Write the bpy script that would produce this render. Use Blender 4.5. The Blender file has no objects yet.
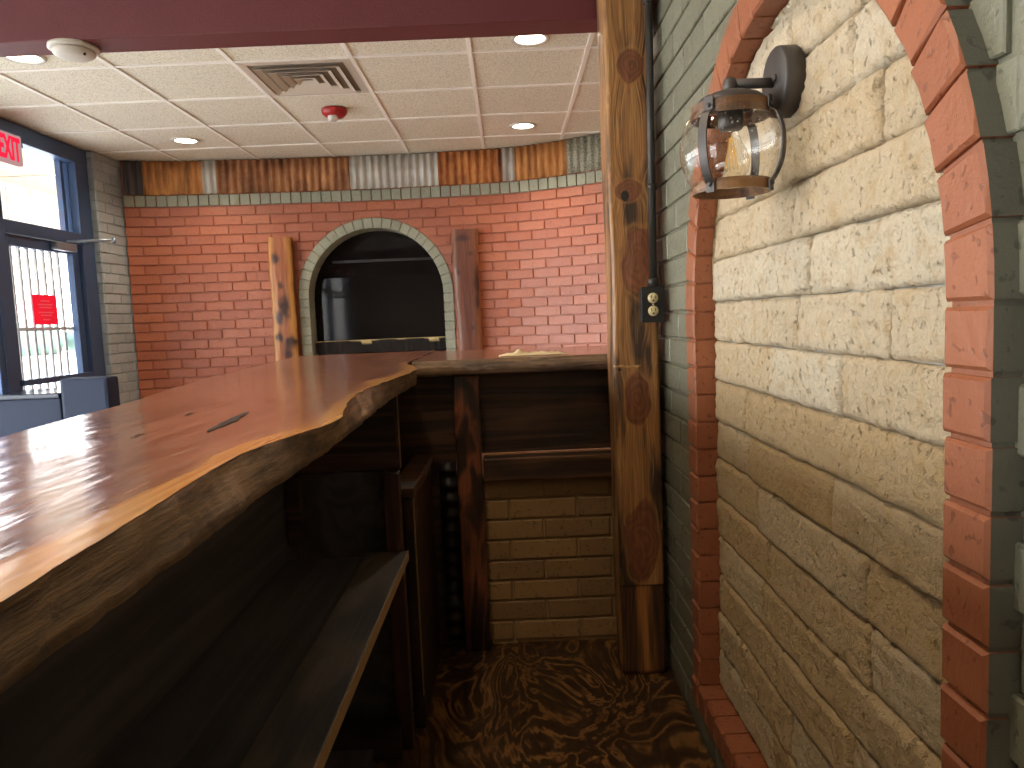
import bpy, bmesh, math, random
from mathutils import Vector, Matrix, noise
random.seed(7)
SC = bpy.context.scene
COL = SC.collection
PI = math.pi

# ------------------------------------------------------------------ materials
class NT:
    def __init__(s, name):
        s.m = bpy.data.materials.new(name); s.m.use_nodes = True
        s.t = s.m.node_tree; s.t.nodes.clear()
        s.out = s.t.nodes.new('ShaderNodeOutputMaterial')
    def n(s, kind, **kw):
        nd = s.t.nodes.new('ShaderNode' + kind)
        for k, v in kw.items():
            if k.startswith('_'): setattr(nd, k[1:], v)
            else:
                key = int(k[1:]) if k[0] == 'i' and k[1:].isdigit() else k.replace('__', ' ')
                if isinstance(v, bpy.types.NodeSocket): s.t.links.new(v, nd.inputs[key])
                else: nd.inputs[key].default_value = v
        return nd
    def coord(s, scale=(1, 1, 1), rot=(0, 0, 0), loc=(0, 0, 0)):
        c = s.n('TexCoord')
        return s.n('Mapping', Vector=c.outputs['Object'], Scale=scale, Rotation=rot, Location=loc).outputs[0]
    def noise(s, vec, scale, detail=4, rough=.55, dist=0.):
        return s.n('TexNoise', Vector=vec, Scale=scale, Detail=detail, Roughness=rough, Distortion=dist).outputs[0]
    def ramp(s, fac, stops):
        r = s.n('ValToRGB', Fac=fac); e = r.color_ramp.elements
        while len(e) < len(stops): e.new(.5)
        for el, (p, c) in zip(e, stops):
            el.position = p; el.color = c if len(c) == 4 else (*c, 1)
        return r.outputs[0]
    def math(s, op, a, b=0., c=None):
        kw = dict(i0=a, i1=b)
        if c is not None: kw['i2'] = c
        return s.n('Math', _operation=op, **kw).outputs[0]
    def mix(s, fac, a, b, mode='MIX'):
        nd = s.n('Mix', _data_type='RGBA', _blend_type=mode)
        for i, v in ((0, fac), (6, a), (7, b)):
            if isinstance(v, bpy.types.NodeSocket): s.t.links.new(v, nd.inputs[i])
            else: nd.inputs[i].default_value = v if i == 0 or len(v) == 4 else (*v, 1)
        return nd.outputs[2]
    def attr(s, name):
        return s.n('Attribute', _attribute_name=name)
    def bump(s, h, strength=.3, dist=.01, normal=None):
        kw = dict(Height=h, Strength=strength, Distance=dist)
        if normal is not None: kw['Normal'] = normal
        return s.n('Bump', **kw).outputs[0]
    def pbr(s, **kw):
        p = s.n('BsdfPrincipled', **kw)
        s.t.links.new(p.outputs[0], s.out.inputs[0]); return s.m
    def surf(s, sock):
        s.t.links.new(sock, s.out.inputs[0]); return s.m

def lin(r, g, b):
    f = lambda c: (c/255/12.92) if c <= 10 else ((c/255 + .055)/1.055)**2.4
    return (f(r), f(g), f(b), 1)

def plain(name, col, rough=.5, metal=0., bump=0., bscale=60., **kw):
    t = NT(name); a = dict(Base__Color=col, Roughness=rough, Metallic=metal)
    v = t.coord()
    nz = t.noise(v, bscale, 3)
    a['Base__Color'] = t.mix(t.math('MULTIPLY', nz, .25), col, tuple(c*.6 for c in col[:3]))
    if bump: a['Normal'] = t.bump(nz, bump, .004)
    a.update(kw); return t.pbr(**a)

def brick_mat(name, a, b, rough=.45, white=0., bump=.5, spec=.5):
    t = NT(name); v = t.coord()
    big = t.noise(v, 9, 5, .6); fine = t.noise(v, 130, 5, .65); mid = t.noise(v, 42, 3)
    r = t.attr('rnd').outputs['Fac']
    f = t.math('ADD', t.math('MULTIPLY', r, .55), t.math('MULTIPLY', big, .45))
    col = t.mix(f, a, b)
    pits = t.ramp(t.noise(v, 75, 2, .4), [(.31, (0, 0, 0)), (.38, (1, 1, 1))])
    col = t.mix(t.math('MULTIPLY', t.math('SUBTRACT', 1., pits), .5), col, tuple(c*.35 for c in a[:3]))
    if white:
        w = t.ramp(t.noise(v, 33, 6, .75), [(.66, (0, 0, 0)), (.74, (1, 1, 1))])
        col = t.mix(t.math('MULTIPLY', w, white), col, lin(215, 190, 165))
    h = t.math('ADD', t.math('MULTIPLY', mid, .6), t.math('MULTIPLY', fine, .5))
    h = t.math('ADD', h, t.math('MULTIPLY', pits, .35))
    return t.pbr(Base__Color=col, Roughness=t.math('ADD', rough - .08, t.math('MULTIPLY', mid, .2)),
                 Normal=t.bump(h, bump, .006), Specular__IOR__Level=spec)

def wood_mat(name, cols, axis='z', freq=9., rough=.45, stretch=.06, bump=.25, fib=140., ringk=26., coat=0., loc=(0, 0, 0)):
    """grain stretched along one axis; cols dark -> light"""
    t = NT(name); sc = {'x': (stretch, 1, 1), 'y': (1, stretch, 1), 'z': (1, 1, stretch)}[axis]
    v = t.coord(sc, loc=loc)
    n1 = t.noise(v, freq, 3, .5, .6)
    ring = t.math('SINE', t.math('MULTIPLY', n1, ringk))
    ring = t.math('MULTIPLY_ADD', ring, .5, .5)
    s2 = {'x': (.02, 1, 1), 'y': (1, .02, 1), 'z': (1, 1, .02)}[axis]
    fb = t.noise(t.coord(s2), fib, 3, .6)
    blot = t.noise(t.coord(), 5, 3, .6)
    f = t.math('ADD', t.math('MULTIPLY', ring, .45), t.math('MULTIPLY', fb, .4))
    f = t.math('ADD', f, t.math('MULTIPLY', t.math('SUBTRACT', blot, .5), .6))
    k = len(cols) - 1
    col = t.ramp(f, [(.12 + .7*i/k, c) for i, c in enumerate(cols)])
    return t.pbr(Base__Color=col, Roughness=rough, Coat__Weight=coat, Coat__Roughness=.12,
                 Normal=t.bump(t.math('ADD', fb, t.math('MULTIPLY', ring, .4)), bump, .004))

def attr_mat(name, rough=.5, bump=.3, fib=(1, 1, .03), scale=160, coat=0.):
    t = NT(name); c = t.attr('col').outputs['Color']
    fb = t.noise(t.coord(fib), scale, 3, .6)
    col = t.mix(t.math('MULTIPLY', t.ramp(fb, [(.35, (0, 0, 0)), (.65, (1, 1, 1))]), .6), c, t.mix(1., c, (.42, .38, .34), 'MULTIPLY'))
    return t.pbr(Base__Color=col, Roughness=rough, Normal=t.bump(fb, bump, .003), Coat__Weight=coat)

def clear_glass(name, tint=(1, 1, 1, 1), rough=.0, seeds=0.):
    t = NT(name)
    lw = t.n('LayerWeight', Blend=.5)
    fres = t.math('MULTIPLY_ADD', t.math('POWER', lw.outputs['Facing'], 4.), .92, .06)
    kw = {}
    if seeds:
        v = t.n('TexVoronoi', Vector=t.coord(), Scale=seeds, _feature='F1').outputs['Distance']
        sp = t.ramp(v, [(.12, (1, 1, 1)), (.24, (0, 0, 0))])
        wv = t.noise(t.coord(), 16, 2)
        kw['Normal'] = t.bump(t.math('ADD', sp, t.math('MULTIPLY', wv, .8)), .5, .003)
    tr = t.n('BsdfTransparent', Color=tint)
    gl = t.n('BsdfGlossy', Roughness=rough, **kw)
    fac = fres
    if seeds: fac = t.math('ADD', fac, t.math('MULTIPLY', sp, .45))
    return t.surf(t.n('MixShader', i0=fac, i1=tr.outputs[0], i2=gl.outputs[0]).outputs[0])

def emit(name, col, st):
    t = NT(name); return t.surf(t.n('Emission', Color=col, Strength=st).outputs[0])

M = {}
M['grey_brick'] = brick_mat('grey_brick', lin(108, 107, 90), lin(130, 128, 108), .38, .0, .55)
M['grey_trim'] = brick_mat('grey_trim', lin(138, 140, 122), lin(164, 164, 144), .5, .0, .3)
M['pier_brick'] = brick_mat('pier_brick', lin(150, 160, 165), lin(178, 186, 188), .5, .0, .4)
M['red_brick'] = brick_mat('red_brick', lin(158, 84, 56), lin(182, 108, 76), .3, .15, .5, .6)
M['arch_red'] = brick_mat('arch_red', lin(140, 80, 50), lin(160, 98, 66), .45, .2, .35)
M['arch_grey'] = brick_mat('arch_grey', lin(96, 96, 86), lin(112, 112, 100), .5, .0, .3)
M['tan_brick'] = brick_mat('tan_brick', lin(120, 90, 52), lin(162, 124, 74), .6, .0, .5)
M['mortar'] = plain('mortar', lin(178, 178, 174), .9, 0, .4, 90)
M['dark_mortar'] = plain('dark_mortar', lin(150, 118, 76), .9, 0, .4, 90)

def stone_mat():
    t = NT('limestone'); v = t.coord()
    big = t.noise(v, 7, 4, .6); fine = t.noise(v, 90, 6, .7); mid = t.noise(v, 26, 5, .65)
    r = t.attr('rnd').outputs['Fac']
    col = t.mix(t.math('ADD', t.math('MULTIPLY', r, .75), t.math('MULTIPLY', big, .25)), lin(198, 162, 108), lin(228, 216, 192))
    och = t.ramp(mid, [(.5, (0, 0, 0)), (.68, (1, 1, 1))])
    col = t.mix(t.math('MULTIPLY', och, .42), col, lin(196, 158, 96))
    gr = t.ramp(t.noise(t.coord(loc=(3, 1, 2)), 38, 6, .75), [(.60, (0, 0, 0)), (.72, (1, 1, 1))])
    col = t.mix(t.math('MULTIPLY', gr, .42), col, lin(130, 118, 96))
    pit = t.ramp(t.noise(t.coord(loc=(7, 2, 5)), 70, 5, .7), [(.30, (1, 1, 1)), (.42, (0, 0, 0))])
    col = t.mix(t.math('MULTIPLY', pit, .5), col, lin(120, 96, 62))
    h = t.math('ADD', t.math('MULTIPLY', mid, .7), t.math('MULTIPLY', fine, .9))
    h = t.math('SUBTRACT', h, t.math('MULTIPLY', pit, .4))
    return t.pbr(Base__Color=col, Roughness=.85, Specular__IOR__Level=.25, Normal=t.bump(h, 1., .014))
M['stone'] = stone_mat()

def tile_mat():
    t = NT('ceiling_tile'); v = t.coord()
    sp = t.ramp(t.noise(v, 140, 3, .6), [(.34, lin(182, 170, 150)), (.5, lin(230, 222, 202)), (.8, lin(236, 230, 212))])
    return t.pbr(Base__Color=sp, Roughness=.95, Normal=t.bump(t.noise(v, 160, 3), .3, .003))
M['tile'] = tile_mat()
M['tbar'] = plain('ceiling_grid', lin(250, 244, 234), .6)
M['wine'] = plain('wine_paint', lin(104, 42, 46), .55, 0, .35, 220)
M['floor_main'] = plain('dining_floor', lin(188, 174, 156), .4, 0, .1, 20)

def ply_mat():
    t = NT('stained_plywood'); v = t.coord((1, .55, 1))
    n = t.noise(v, 4.2, 5, .52, 1.0)
    s = t.math('MULTIPLY_ADD', t.math('SINE', t.math('MULTIPLY', n, 80.)), .5, .5)
    s = t.math('POWER', s, 2.2)
    bl = t.noise(t.coord(), 7, 4, .6)
    fb = t.noise(t.coord((1, .1, 1)), 90, 3)
    f = t.math('MULTIPLY', s, t.math('MULTIPLY_ADD', bl, 1.3, -.1))
    f = t.math('ADD', f, t.math('MULTIPLY', fb, .22))
    col = t.ramp(f, [(.05, lin(48, 31, 16)), (.4, lin(82, 54, 27)), (.9, lin(146, 102, 54))])
    return t.pbr(Base__Color=col, Roughness=.42, Normal=t.bump(f, .15, .003))
M['ply'] = ply_mat()

def slab_mat(name='redwood_slab'):
    t = NT(name); v = t.coord((1, .10, 1))
    n1 = t.noise(v, 7, 4, .55, .7)
    ring = t.math('MULTIPLY_ADD', t.math('SINE', t.math('MULTIPLY', n1, 55.)), .5, .5)
    fb = t.noise(t.coord((1, .035, 1)), 110, 4, .6)
    bl = t.noise(t.coord((1, .4, 1)), 4.5, 4, .6)
    f = t.math('ADD', t.math('MULTIPLY', ring, .28), t.math('MULTIPLY', fb, .42))
    f = t.math('ADD', f, t.math('MULTIPLY', bl, .42))
    heart = t.ramp(f, [(.25, lin(98, 56, 44)), (.5, lin(142, 88, 68)), (.68, lin(162, 108, 84)), (.9, lin(184, 134, 106))])
    sapc = t.ramp(fb, [(.3, lin(196, 128, 62)), (.7, lin(228, 168, 98))])
    col = t.mix(t.attr('sap').outputs['Fac'], heart, sapc)
    # charred, chiselled side of the slab
    v2 = t.coord((1, .045, 1), rot=(.06, 0, 0))
    b1 = t.noise(v2, 95, 5, .7, .2); b2 = t.noise(t.coord((1, .3, 1)), 14, 4)
    bark = t.ramp(t.math('ADD', t.math('MULTIPLY', b1, .65), t.math('MULTIPLY', b2, .4)),
                  [(.36, lin(52, 40, 33)), (.48, lin(98, 76, 58)), (.60, lin(142, 112, 82)), (.74, lin(190, 160, 124))])
    sd = t.attr('side').outputs['Fac']
    col = t.mix(sd, col, bark)
    rough = t.math('MULTIPLY_ADD', sd, .3, .2)
    wav = t.noise(t.coord((1, .22, 1)), 34, 2, .4, .4)
    hh = t.math('ADD', t.math('MULTIPLY', wav, .85), t.math('MULTIPLY', fb, .16))
    hh = t.math('ADD', hh, t.math('MULTIPLY', t.math('MULTIPLY', b1, sd), 4.))
    return t.pbr(Base__Color=col, Roughness=rough, Specular__IOR__Level=.55, Normal=t.bump(hh, .22, .010), Coat__Weight=.35, Coat__Roughness=.1)
M['slab'] = slab_mat()

DK = [lin(16, 9, 5), lin(40, 24, 14), lin(66, 40, 22)]
M['dark_x'] = wood_mat('dark_stain_across', DK, 'x', 9, .45)
M['dark_y'] = wood_mat('dark_stain_along', DK, 'y', 9, .45)
M['dark_z'] = wood_mat('dark_stain_upright', [lin(24, 12, 7), lin(52, 28, 17), lin(84, 48, 30)], 'z', 9, .45)
M['apron'] = wood_mat('charred_apron', [lin(18, 10, 7), lin(56, 34, 24), lin(92, 60, 42)], 'x', 16, .5)
M['black_in'] = wood_mat('flare_greyed_stain', [lin(46, 42, 43), lin(64, 58, 58), lin(82, 74, 72)], 'y', 8, .6)  # lifted to grey: lens flare over the dark put into the colour
M['shelf_grey'] = wood_mat('worn_shelf', [lin(26, 20, 15), lin(56, 45, 34), lin(84, 70, 52)], 'y', 6, .55, .2, .3, 40)
M['raw_edge'] = plain('raw_wood_edge', lin(150, 116, 72), .7, 0, .3, 80)
M['flame'] = wood_mat('flamed_board', [lin(10, 5, 3), lin(42, 21, 11), lin(84, 44, 24), lin(132, 72, 42)], 'z', 11, .35, .22, .25, 150, 30, .2)
M['panel_x'] = wood_mat('panel_stain', [lin(20, 11, 6), lin(54, 32, 17), lin(82, 52, 28)], 'x', 12, .45, .045, .2, 120, 30)
M['ledge_x'] = wood_mat('ledge_stain', [lin(32, 18, 9), lin(74, 46, 24), lin(112, 74, 40)], 'x', 12, .45)
M['post'] = attr_mat('timber_post', .5, .5, (1, 1, .035), 190, .1)
M['live'] = attr_mat('live_edge_wood', .45, .35, (1, 1, .05), 120, .25)
M['char'] = plain('char_edge', lin(40, 28, 20), .8, 0, .6, 60)
M['black_metal'] = plain('black_metal', lin(82, 78, 76), .45, .3, .12, 240)
M['conduit'] = plain('conduit_paint', lin(62, 58, 54), .45, .3, .1, 120)
M['box_black'] = plain('black_box', lin(34, 32, 30), .45)
M['ivory'] = plain('ivory_plastic', lin(214, 196, 150), .4)
M['slot'] = plain('slot_dark', lin(16, 14, 12), .7)
M['bronze_band'] = wood_mat('wood_look_band', [lin(78, 52, 30), lin(118, 82, 48), lin(146, 106, 66)], 'x', 20, .5)
M['globe'] = clear_glass('seeded_glass', (.97, .96, .94, 1), .02, 120.)
M['bulb'] = clear_glass('bulb_glass', (.99, .97, .92, 1), .0)
M['filament'] = emit('filament', lin(240, 180, 90), .8)
M['frame'] = plain('haze_blue_frame', lin(72, 94, 130), .4, .3)  # blue of the lens haze put into the frame colour
M['pane'] = clear_glass('window_glass', (.97, .985, 1, 1))
M['bars'] = plain('security_bar', lin(176, 176, 172), .5, .2)
M['alu'] = plain('brushed_closer', lin(150, 160, 172), .35, .6)
_t = NT('notice_paper'); _c = lin(236, 60, 96)
M['pink'] = _t.surf(_t.n('MixShader', i0=.45, i1=_t.n('BsdfDiffuse', Color=_c).outputs[0], i2=_t.n('BsdfTranslucent', Color=_c).outputs[0]).outputs[0])
M['pinktext'] = plain('notice_print', lin(240, 120, 140), .8)
M['white_plastic'] = plain('white_plastic', lin(206, 198, 186), .5)
M['exit_white'] = emit('exit_face', lin(206, 160, 160), .62)
M['exit_red'] = emit('exit_letters', lin(250, 40, 70), .9)
M['strobe_red'] = plain('strobe_red', lin(170, 30, 34), .35)
M['strobe_lens'] = plain('strobe_lens', lin(225, 220, 214), .1)
M['vent'] = plain('vent_metal', lin(216, 204, 188), .4, .2)
M['duct'] = plain('duct_dark', lin(140, 128, 112), .8)
M['can_lens'] = emit('can_lens', (1, .86, .66, 1), 9.)
M['black_vinyl'] = plain('black_vinyl', lin(40, 50, 72), .6, 0, .15, 60, Specular__IOR__Level=.25)
M['gloss_top'] = plain('black_gloss_top', lin(46, 54, 70), .16)
M['paper'] = plain('cream_cloth', lin(236, 214, 168), .9, 0, .4, 60)
M['soffit'] = plain('porch_soffit', lin(152, 142, 122), .9)
M['fascia'] = plain('porch_board', lin(170, 162, 150), .9)
M['concrete'] = plain('concrete', lin(190, 186, 180), .95, 0, .2, 8)
M['dark_glass'] = plain('dark_glass', lin(24, 22, 22), .05, Specular__IOR__Level=.22)
M['wall_plain'] = plain('plain_wall', lin(170, 140, 112), .8)
M['tree'] = plain('far_foliage', lin(96, 120, 110), .95, 0, .5, 3)

def corr_mat(name, kind):
    t = NT(name); v = t.coord(); vs = t.coord((1, 1, .16))
    n = t.noise(vs, 16, 5, .7); b = t.noise(v, 7, 4, .6)
    if kind == 'rust': st = [(.34, lin(92, 58, 38)), (.48, lin(176, 108, 58)), (.62, lin(222, 154, 88)), (.8, lin(210, 186, 150))]
    elif kind == 'brown': st = [(.34, lin(86, 58, 42)), (.48, lin(150, 100, 66)), (.62, lin(198, 142, 94)), (.8, lin(216, 200, 178))]
    elif kind == 'tan': st = [(.34, lin(124, 84, 50)), (.5, lin(190, 128, 72)), (.68, lin(226, 166, 98)), (.85, lin(226, 190, 140))]
    elif kind == 'spangle': st = [(.35, lin(128, 128, 112)), (.5, lin(168, 168, 150)), (.7, lin(200, 198, 180))]
    elif kind == 'dark': st = [(.35, lin(66, 66, 76)), (.55, lin(96, 88, 86)), (.75, lin(120, 104, 92))]  # dark bluish stops: corner shadow put into the metal colour
    else: st = [(.3, lin(150, 144, 134)), (.5, lin(200, 197, 188)), (.75, lin(226, 223, 214))]
    f = t.math('ADD', t.math('MULTIPLY', n, .65), t.math('MULTIPLY', b, .35))
    if kind == 'spangle': f = t.noise(v, 60, 3, .7)
    return t.pbr(Base__Color=t.ramp(f, st), Roughness=.5 if kind in ('silver', 'spangle') else .75,
                 Metallic=.35 if kind in ('silver', 'spangle') else .0, Normal=t.bump(n, .2, .004))
for k in ('rust', 'brown', 'tan', 'spangle', 'dark', 'silver'): M['c_' + k] = corr_mat('corrugated_' + k, k)
M['c_black'] = plain('corrugated_black', lin(44, 36, 30), .5, .3)

# ------------------------------------------------------------------ mesh helper
class MB:
    def __init__(s): s.v = []; s.f = []; s.mi = []; s.rnd = []; s.att = {}; s.smooth = []
    def add(s, verts, faces, mi=0, rnd=None, smooth=False):
        b = len(s.v); s.v += [tuple(p) for p in verts]
        r = random.random() if rnd is None else rnd
        for k, fc in enumerate(faces):
            s.f.append([b + i for i in fc]); s.rnd.append(r); s.smooth.append(smooth)
            s.mi.append(mi[k] if isinstance(mi, (list, tuple)) else mi)
        return b
    def box(s, x0, x1, y0, y1, z0, z1, mi=0, bev=0., rnd=None):
        if bev <= 0:
            p = [(x, y, z) for z in (z0, z1) for y in (y0, y1) for x in (x0, x1)]
            s.add(p, [(0, 2, 3, 1), (4, 5, 7, 6), (0, 1, 5, 4), (2, 6, 7, 3), (0, 4, 6, 2), (1, 3, 7, 5)], mi, rnd)
        else:
            bm = bmesh.new(); bmesh.ops.create_cube(bm, size=1)
            for v in bm.verts:
                v.co = Vector(((x0 + x1)/2 + v.co.x*(x1 - x0), (y0 + y1)/2 + v.co.y*(y1 - y0), (z0 + z1)/2 + v.co.z*(z1 - z0)))
            bmesh.ops.bevel(bm, geom=bm.edges[:], offset=bev, segments=2, affect='EDGES', profile=.6)
            s.bm(bm, mi, rnd)
    def bm(s, bm, mi=0, rnd=None, smooth=False, mat=None):
        bm.verts.index_update()
        s.add([(mat @ v.co if mat else v.co) for v in bm.verts], [[v.index for v in f.verts] for f in bm.faces], mi, rnd, smooth); bm.free()
    def lathe(s, prof, c=(0, 0, 0), n=32, mi=0, axis='z', smooth=True, cap=True):
        vs = []; fs = []
        for (r, h) in prof:
            for i in range(n):
                a = 2*PI*i/n
                p = (r*math.cos(a), r*math.sin(a), h)
                if axis == 'x': p = (h, p[0], p[1])
                if axis == 'y': p = (p[0], h, p[1])
                vs.append((c[0] + p[0], c[1] + p[1], c[2] + p[2]))
        m = len(prof)
        for j in range(m - 1):
            for i in range(n):
                k = (i + 1) % n
                fs.append((j*n + i, j*n + k, (j + 1)*n + k, (j + 1)*n + i))
        if cap:
            if prof[0][0] > 1e-6: fs.append(tuple(range(n))[::-1])
            if prof[-1][0] > 1e-6: fs.append(tuple((m - 1)*n + i for i in range(n)))
        s.add(vs, fs, mi, None, smooth)
    def tube(s, pts, r, n=12, mi=0, rect=None):
        pts = [Vector(p) for p in pts]; vs = []; fs = []
        for j, p in enumerate(pts):
            d = (pts[min(j + 1, len(pts) - 1)] - pts[max(j - 1, 0)]).normalized()
            up = Vector((0, 0, 1)) if abs(d.z) < .9 else Vector((0, 1, 0))
            a = d.cross(up).normalized(); b = a.cross(d)
            for i in range(n):
                t = 2*PI*i/n
                vs.append(p + a*(r*math.cos(t)) + b*(r*math.sin(t)))
        for j in range(len(pts) - 1):
            for i in range(n):
                k = (i + 1) % n; fs.append((j*n + i, j*n + k, (j + 1)*n + k, (j + 1)*n + i))
        fs.append(tuple(range(n))[::-1]); fs.append(tuple((len(pts) - 1)*n + i for i in range(n)))
        s.add(vs, fs, mi, None, True)
    def build(s, name, mats, parent=None, fix=True):
        o_ = Vector(parent['_o']) if parent is not None and '_o' in parent else Vector((0, 0, 0))
        me = bpy.data.meshes.new(name)
        me.from_pydata([Vector(p) - o_ for p in s.v], [], s.f); me.update()
        if not isinstance(mats, (list, tuple)): mats = [mats]
        for m in mats: me.materials.append(m)
        me.polygons.foreach_set('material_index', s.mi)
        me.polygons.foreach_set('use_smooth', s.smooth)
        a = me.attributes.new('rnd', 'FLOAT', 'FACE'); a.data.foreach_set('value', s.rnd)
        for k, (ty, vals) in s.att.items():
            a = me.attributes.new(k, ty, 'POINT')
            if ty == 'FLOAT': a.data.foreach_set('value', vals)
            else: a.data.foreach_set('color', [c for v in vals for c in v])
        if fix:
            bm = bmesh.new(); bm.from_mesh(me); bmesh.ops.recalc_face_normals(bm, faces=bm.faces[:]); bm.to_mesh(me); bm.free()
        o = bpy.data.objects.new(name, me); COL.objects.link(o)
        if parent is not None:
            o.parent = parent
            o['_o'] = tuple(o_)
        return o

def thing(name, label, cat, loc, group=None):
    o = bpy.data.objects.new(name, None); COL.objects.link(o); o.empty_display_size = .05
    o.location = loc; o['_o'] = tuple(loc); o['label'] = label; o['category'] = cat
    if group: o['group'] = group
    return o
def tag(o, label, cat, group=None):
    o['label'] = label; o['category'] = cat
    if group: o['group'] = group
    return o
def struct(o, label=None):
    o['kind'] = 'structure'
    if label: o['label'] = label
    return o

def nz(x, y, z=0.): return noise.noise((x, y, z))
def fbm(x, y, z=0., o=4):
    r = 0; a = .5; f = 1
    for _ in range(o):
        r += a*noise.noise((x*f, y*f, z*f)); a *= .5; f *= 2.03
    return r
def lerp(a, b, t): return a + (b - a)*t
def interp(pts, t):
    if t <= pts[0][0]: return pts[0][1]
    for (a, b), (c, d) in zip(pts, pts[1:]):
        if t <= c: return b + (d - b)*(t - a)/(c - a)
    return pts[-1][1]
def mixc(a, b, t):
    t = max(0, min(1, t)); return tuple(a[i] + (b[i] - a[i])*t for i in range(3)) + (1,)

# ------------------------------------------------------------------ bricks
def brick(mb, poly, P, d0, d1, ch=.003, mi=0, side_mi=None):
    """poly: outline in wall coordinates (s,z); P maps (s,z,d) to the world"""
    cx = sum(p[0] for p in poly)/len(poly); cz = sum(p[1] for p in poly)/len(poly)
    top = []
    for (a, b) in poly:
        L = math.hypot(a - cx, b - cz) or 1
        top.append((a - math.copysign(min(ch, abs(a - cx)*.5), a - cx), b - math.copysign(min(ch, abs(b - cz)*.5), b - cz)))
    n = len(poly)
    vs = [P(a, b, d0) for a, b in poly] + [P(a, b, d1 - ch) for a, b in poly] + [P(a, b, d1) for a, b in top]
    fs = []; ms = []
    for i in range(n):
        k = (i + 1) % n
        fs += [(i, k, n + k, n + i), (n + i, n + k, 2*n + k, 2*n + i)]
        sm = mi if side_mi is None else side_mi[i]
        ms += [sm, mi]
    fs.append(tuple(2*n + i for i in range(n))); ms.append(mi)
    mb.add(vs, fs, ms)

def courses(mb, P, s0, s1, z0, z1, bl, bh, j, d0, d1, cut=None, mi=0, jit=.0015, ch=.003, offs=0.):
    """running bond; cut(s) gives the height below which nothing is laid, or None"""
    row = 0; z = z0
    while z < z1 - .01:
        zt = min(z + bh, z1)
        s = s0 - (bl/2 if row % 2 else 0) - offs
        while s < s1:
            a, b = max(s + j/2, s0), min(s + bl - j/2, s1)
            s += bl
            if b - a < .02: continue
            za, zb = z + j/2, zt - j/2
            dj = random.uniform(-jit, jit)
            if cut is None:
                brick(mb, [(a, za), (b, za), (b, zb), (a, zb)], P, d0, d1 + dj, ch, mi); continue
            N = 8; cols = [a + (b - a)*k/N for k in range(N + 1)]
            lo = [cut(c) for c in cols]
            if all(v is None or v <= za for v in lo): brick(mb, [(a, za), (b, za), (b, zb), (a, zb)], P, d0, d1 + dj, ch, mi); continue
            run = []
            def flush(run):
                if len(run) < 2: return
                poly = [(c, v) for c, v in run] + [(run[-1][0], zb), (run[0][0], zb)]
                if run[-1][0] - run[0][0] > .012: brick(mb, poly, P, d0, d1 + dj, .002, mi)
            for c, v in zip(cols, lo):
                v2 = za if v is None or v < za else v
                if v2 < zb - .004: run.append((c, v2))
                else: flush(run); run = []
            flush(run)
        z += bh; row += 1

# ================================================================== the room
ZC = 2.77
# ---- back wall, bending towards the camera on the right
ctrl = [(-3.6, 6.00), (-3.14, 6.25), (-2.85, 6.34), (-2.2, 6.40), (-1.5, 6.44), (-.86, 6.45), (-.18, 6.40), (.16, 6.34), (.5, 6.19), (.78, 6.02), (1.15, 5.72), (1.55, 5.3), (1.9, 4.8)]
def catmull(c, n=12):
    out = []
    for i in range(1, len(c) - 2):
        p0, p1, p2, p3 = [Vector((*q, 0)) for q in c[i - 1:i + 3]]
        for k in range(n):
            t = k/n
            out.append(.5*((2*p1) + (p2 - p0)*t + (2*p0 - 5*p1 + 4*p2 - p3)*t*t + (3*p1 - p0 - 3*p2 + p3)*t**3))
    out.append(Vector((*c[-2], 0))); return out
curve = catmull(ctrl)
acc = [0.]
for a, b in zip(curve, curve[1:]): acc.append(acc[-1] + (b - a).length)
STOT = acc[-1]
def PB(s, z, d):
    s = max(0, min(STOT - 1e-6, s))
    lo = 0
    for i in range(len(acc) - 1):
        if acc[i + 1] >= s: lo = i; break
    t = (s - acc[lo])/(acc[lo + 1] - acc[lo]); p = curve[lo].lerp(curve[lo + 1], t)
    ta = (curve[min(lo + 1, len(curve) - 1)] - curve[lo])
    tb = (curve[min(lo + 2, len(curve) - 1)] - curve[lo + 1]) if lo + 2 < len(curve) else ta
    tn = ta.normalized().lerp(tb.normalized(), t).normalized()
    return (p.x + tn.y*d, p.y - tn.x*d, z)       # d towards the room
def s_at(x):
    for i in range(len(acc) - 1):
        if curve[i].x <= x <= curve[i + 1].x:
            return acc[i] + (acc[i + 1] - acc[i])*(x - curve[i].x)/(curve[i + 1].x - curve[i].x)
    return 0 if x < curve[0].x else STOT
SA = s_at(-1.123); RI, RO, ZS = .58, .668, 1.585
def cutB(s):
    u = abs(s - SA)
    r = RO - .01
    return None if u >= r else ZS + math.sqrt(r*r - u*u)

mb = MB()
# backing (mortar plane) with the arch left open
N = 150
for i in range(N):
    a, b = STOT*i/N, STOT*(i + 1)/N; m = (a + b)/2
    u = abs(m - SA); lo = 0
    if u < RO - .04: lo = ZS + math.sqrt((RO - .04)**2 - u*u)
    mb.add([PB(a, lo, 0), PB(b, lo, 0), PB(b, ZC, 0), PB(a, ZC, 0), PB(a, lo, -.3), PB(b, lo, -.3), PB(b, ZC, -.3), PB(a, ZC, -.3)],
           [(0, 1, 2, 3), (4, 7, 6, 5), (0, 4, 5, 1), (3, 2, 6, 7)], 0, .35)
courses(mb, PB, 0, STOT, 0, 2.392, .235, .0797, .009, 0, .012, cutB, 0, .002)
# grey soldier course
s = .0
while s < STOT - .03:
    brick(mb, [(s + .004, 2.397), (s + .081, 2.397), (s + .081, 2.488), (s + .004, 2.488)], PB, 0, .02 + random.uniform(-.001, .001), .003, 1)
    s += .085
struct(mb.build('wall_back', [M['red_brick'], M['grey_trim']]), 'orange-red painted brick wall with a grey soldier course, bending at its right end')

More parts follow.
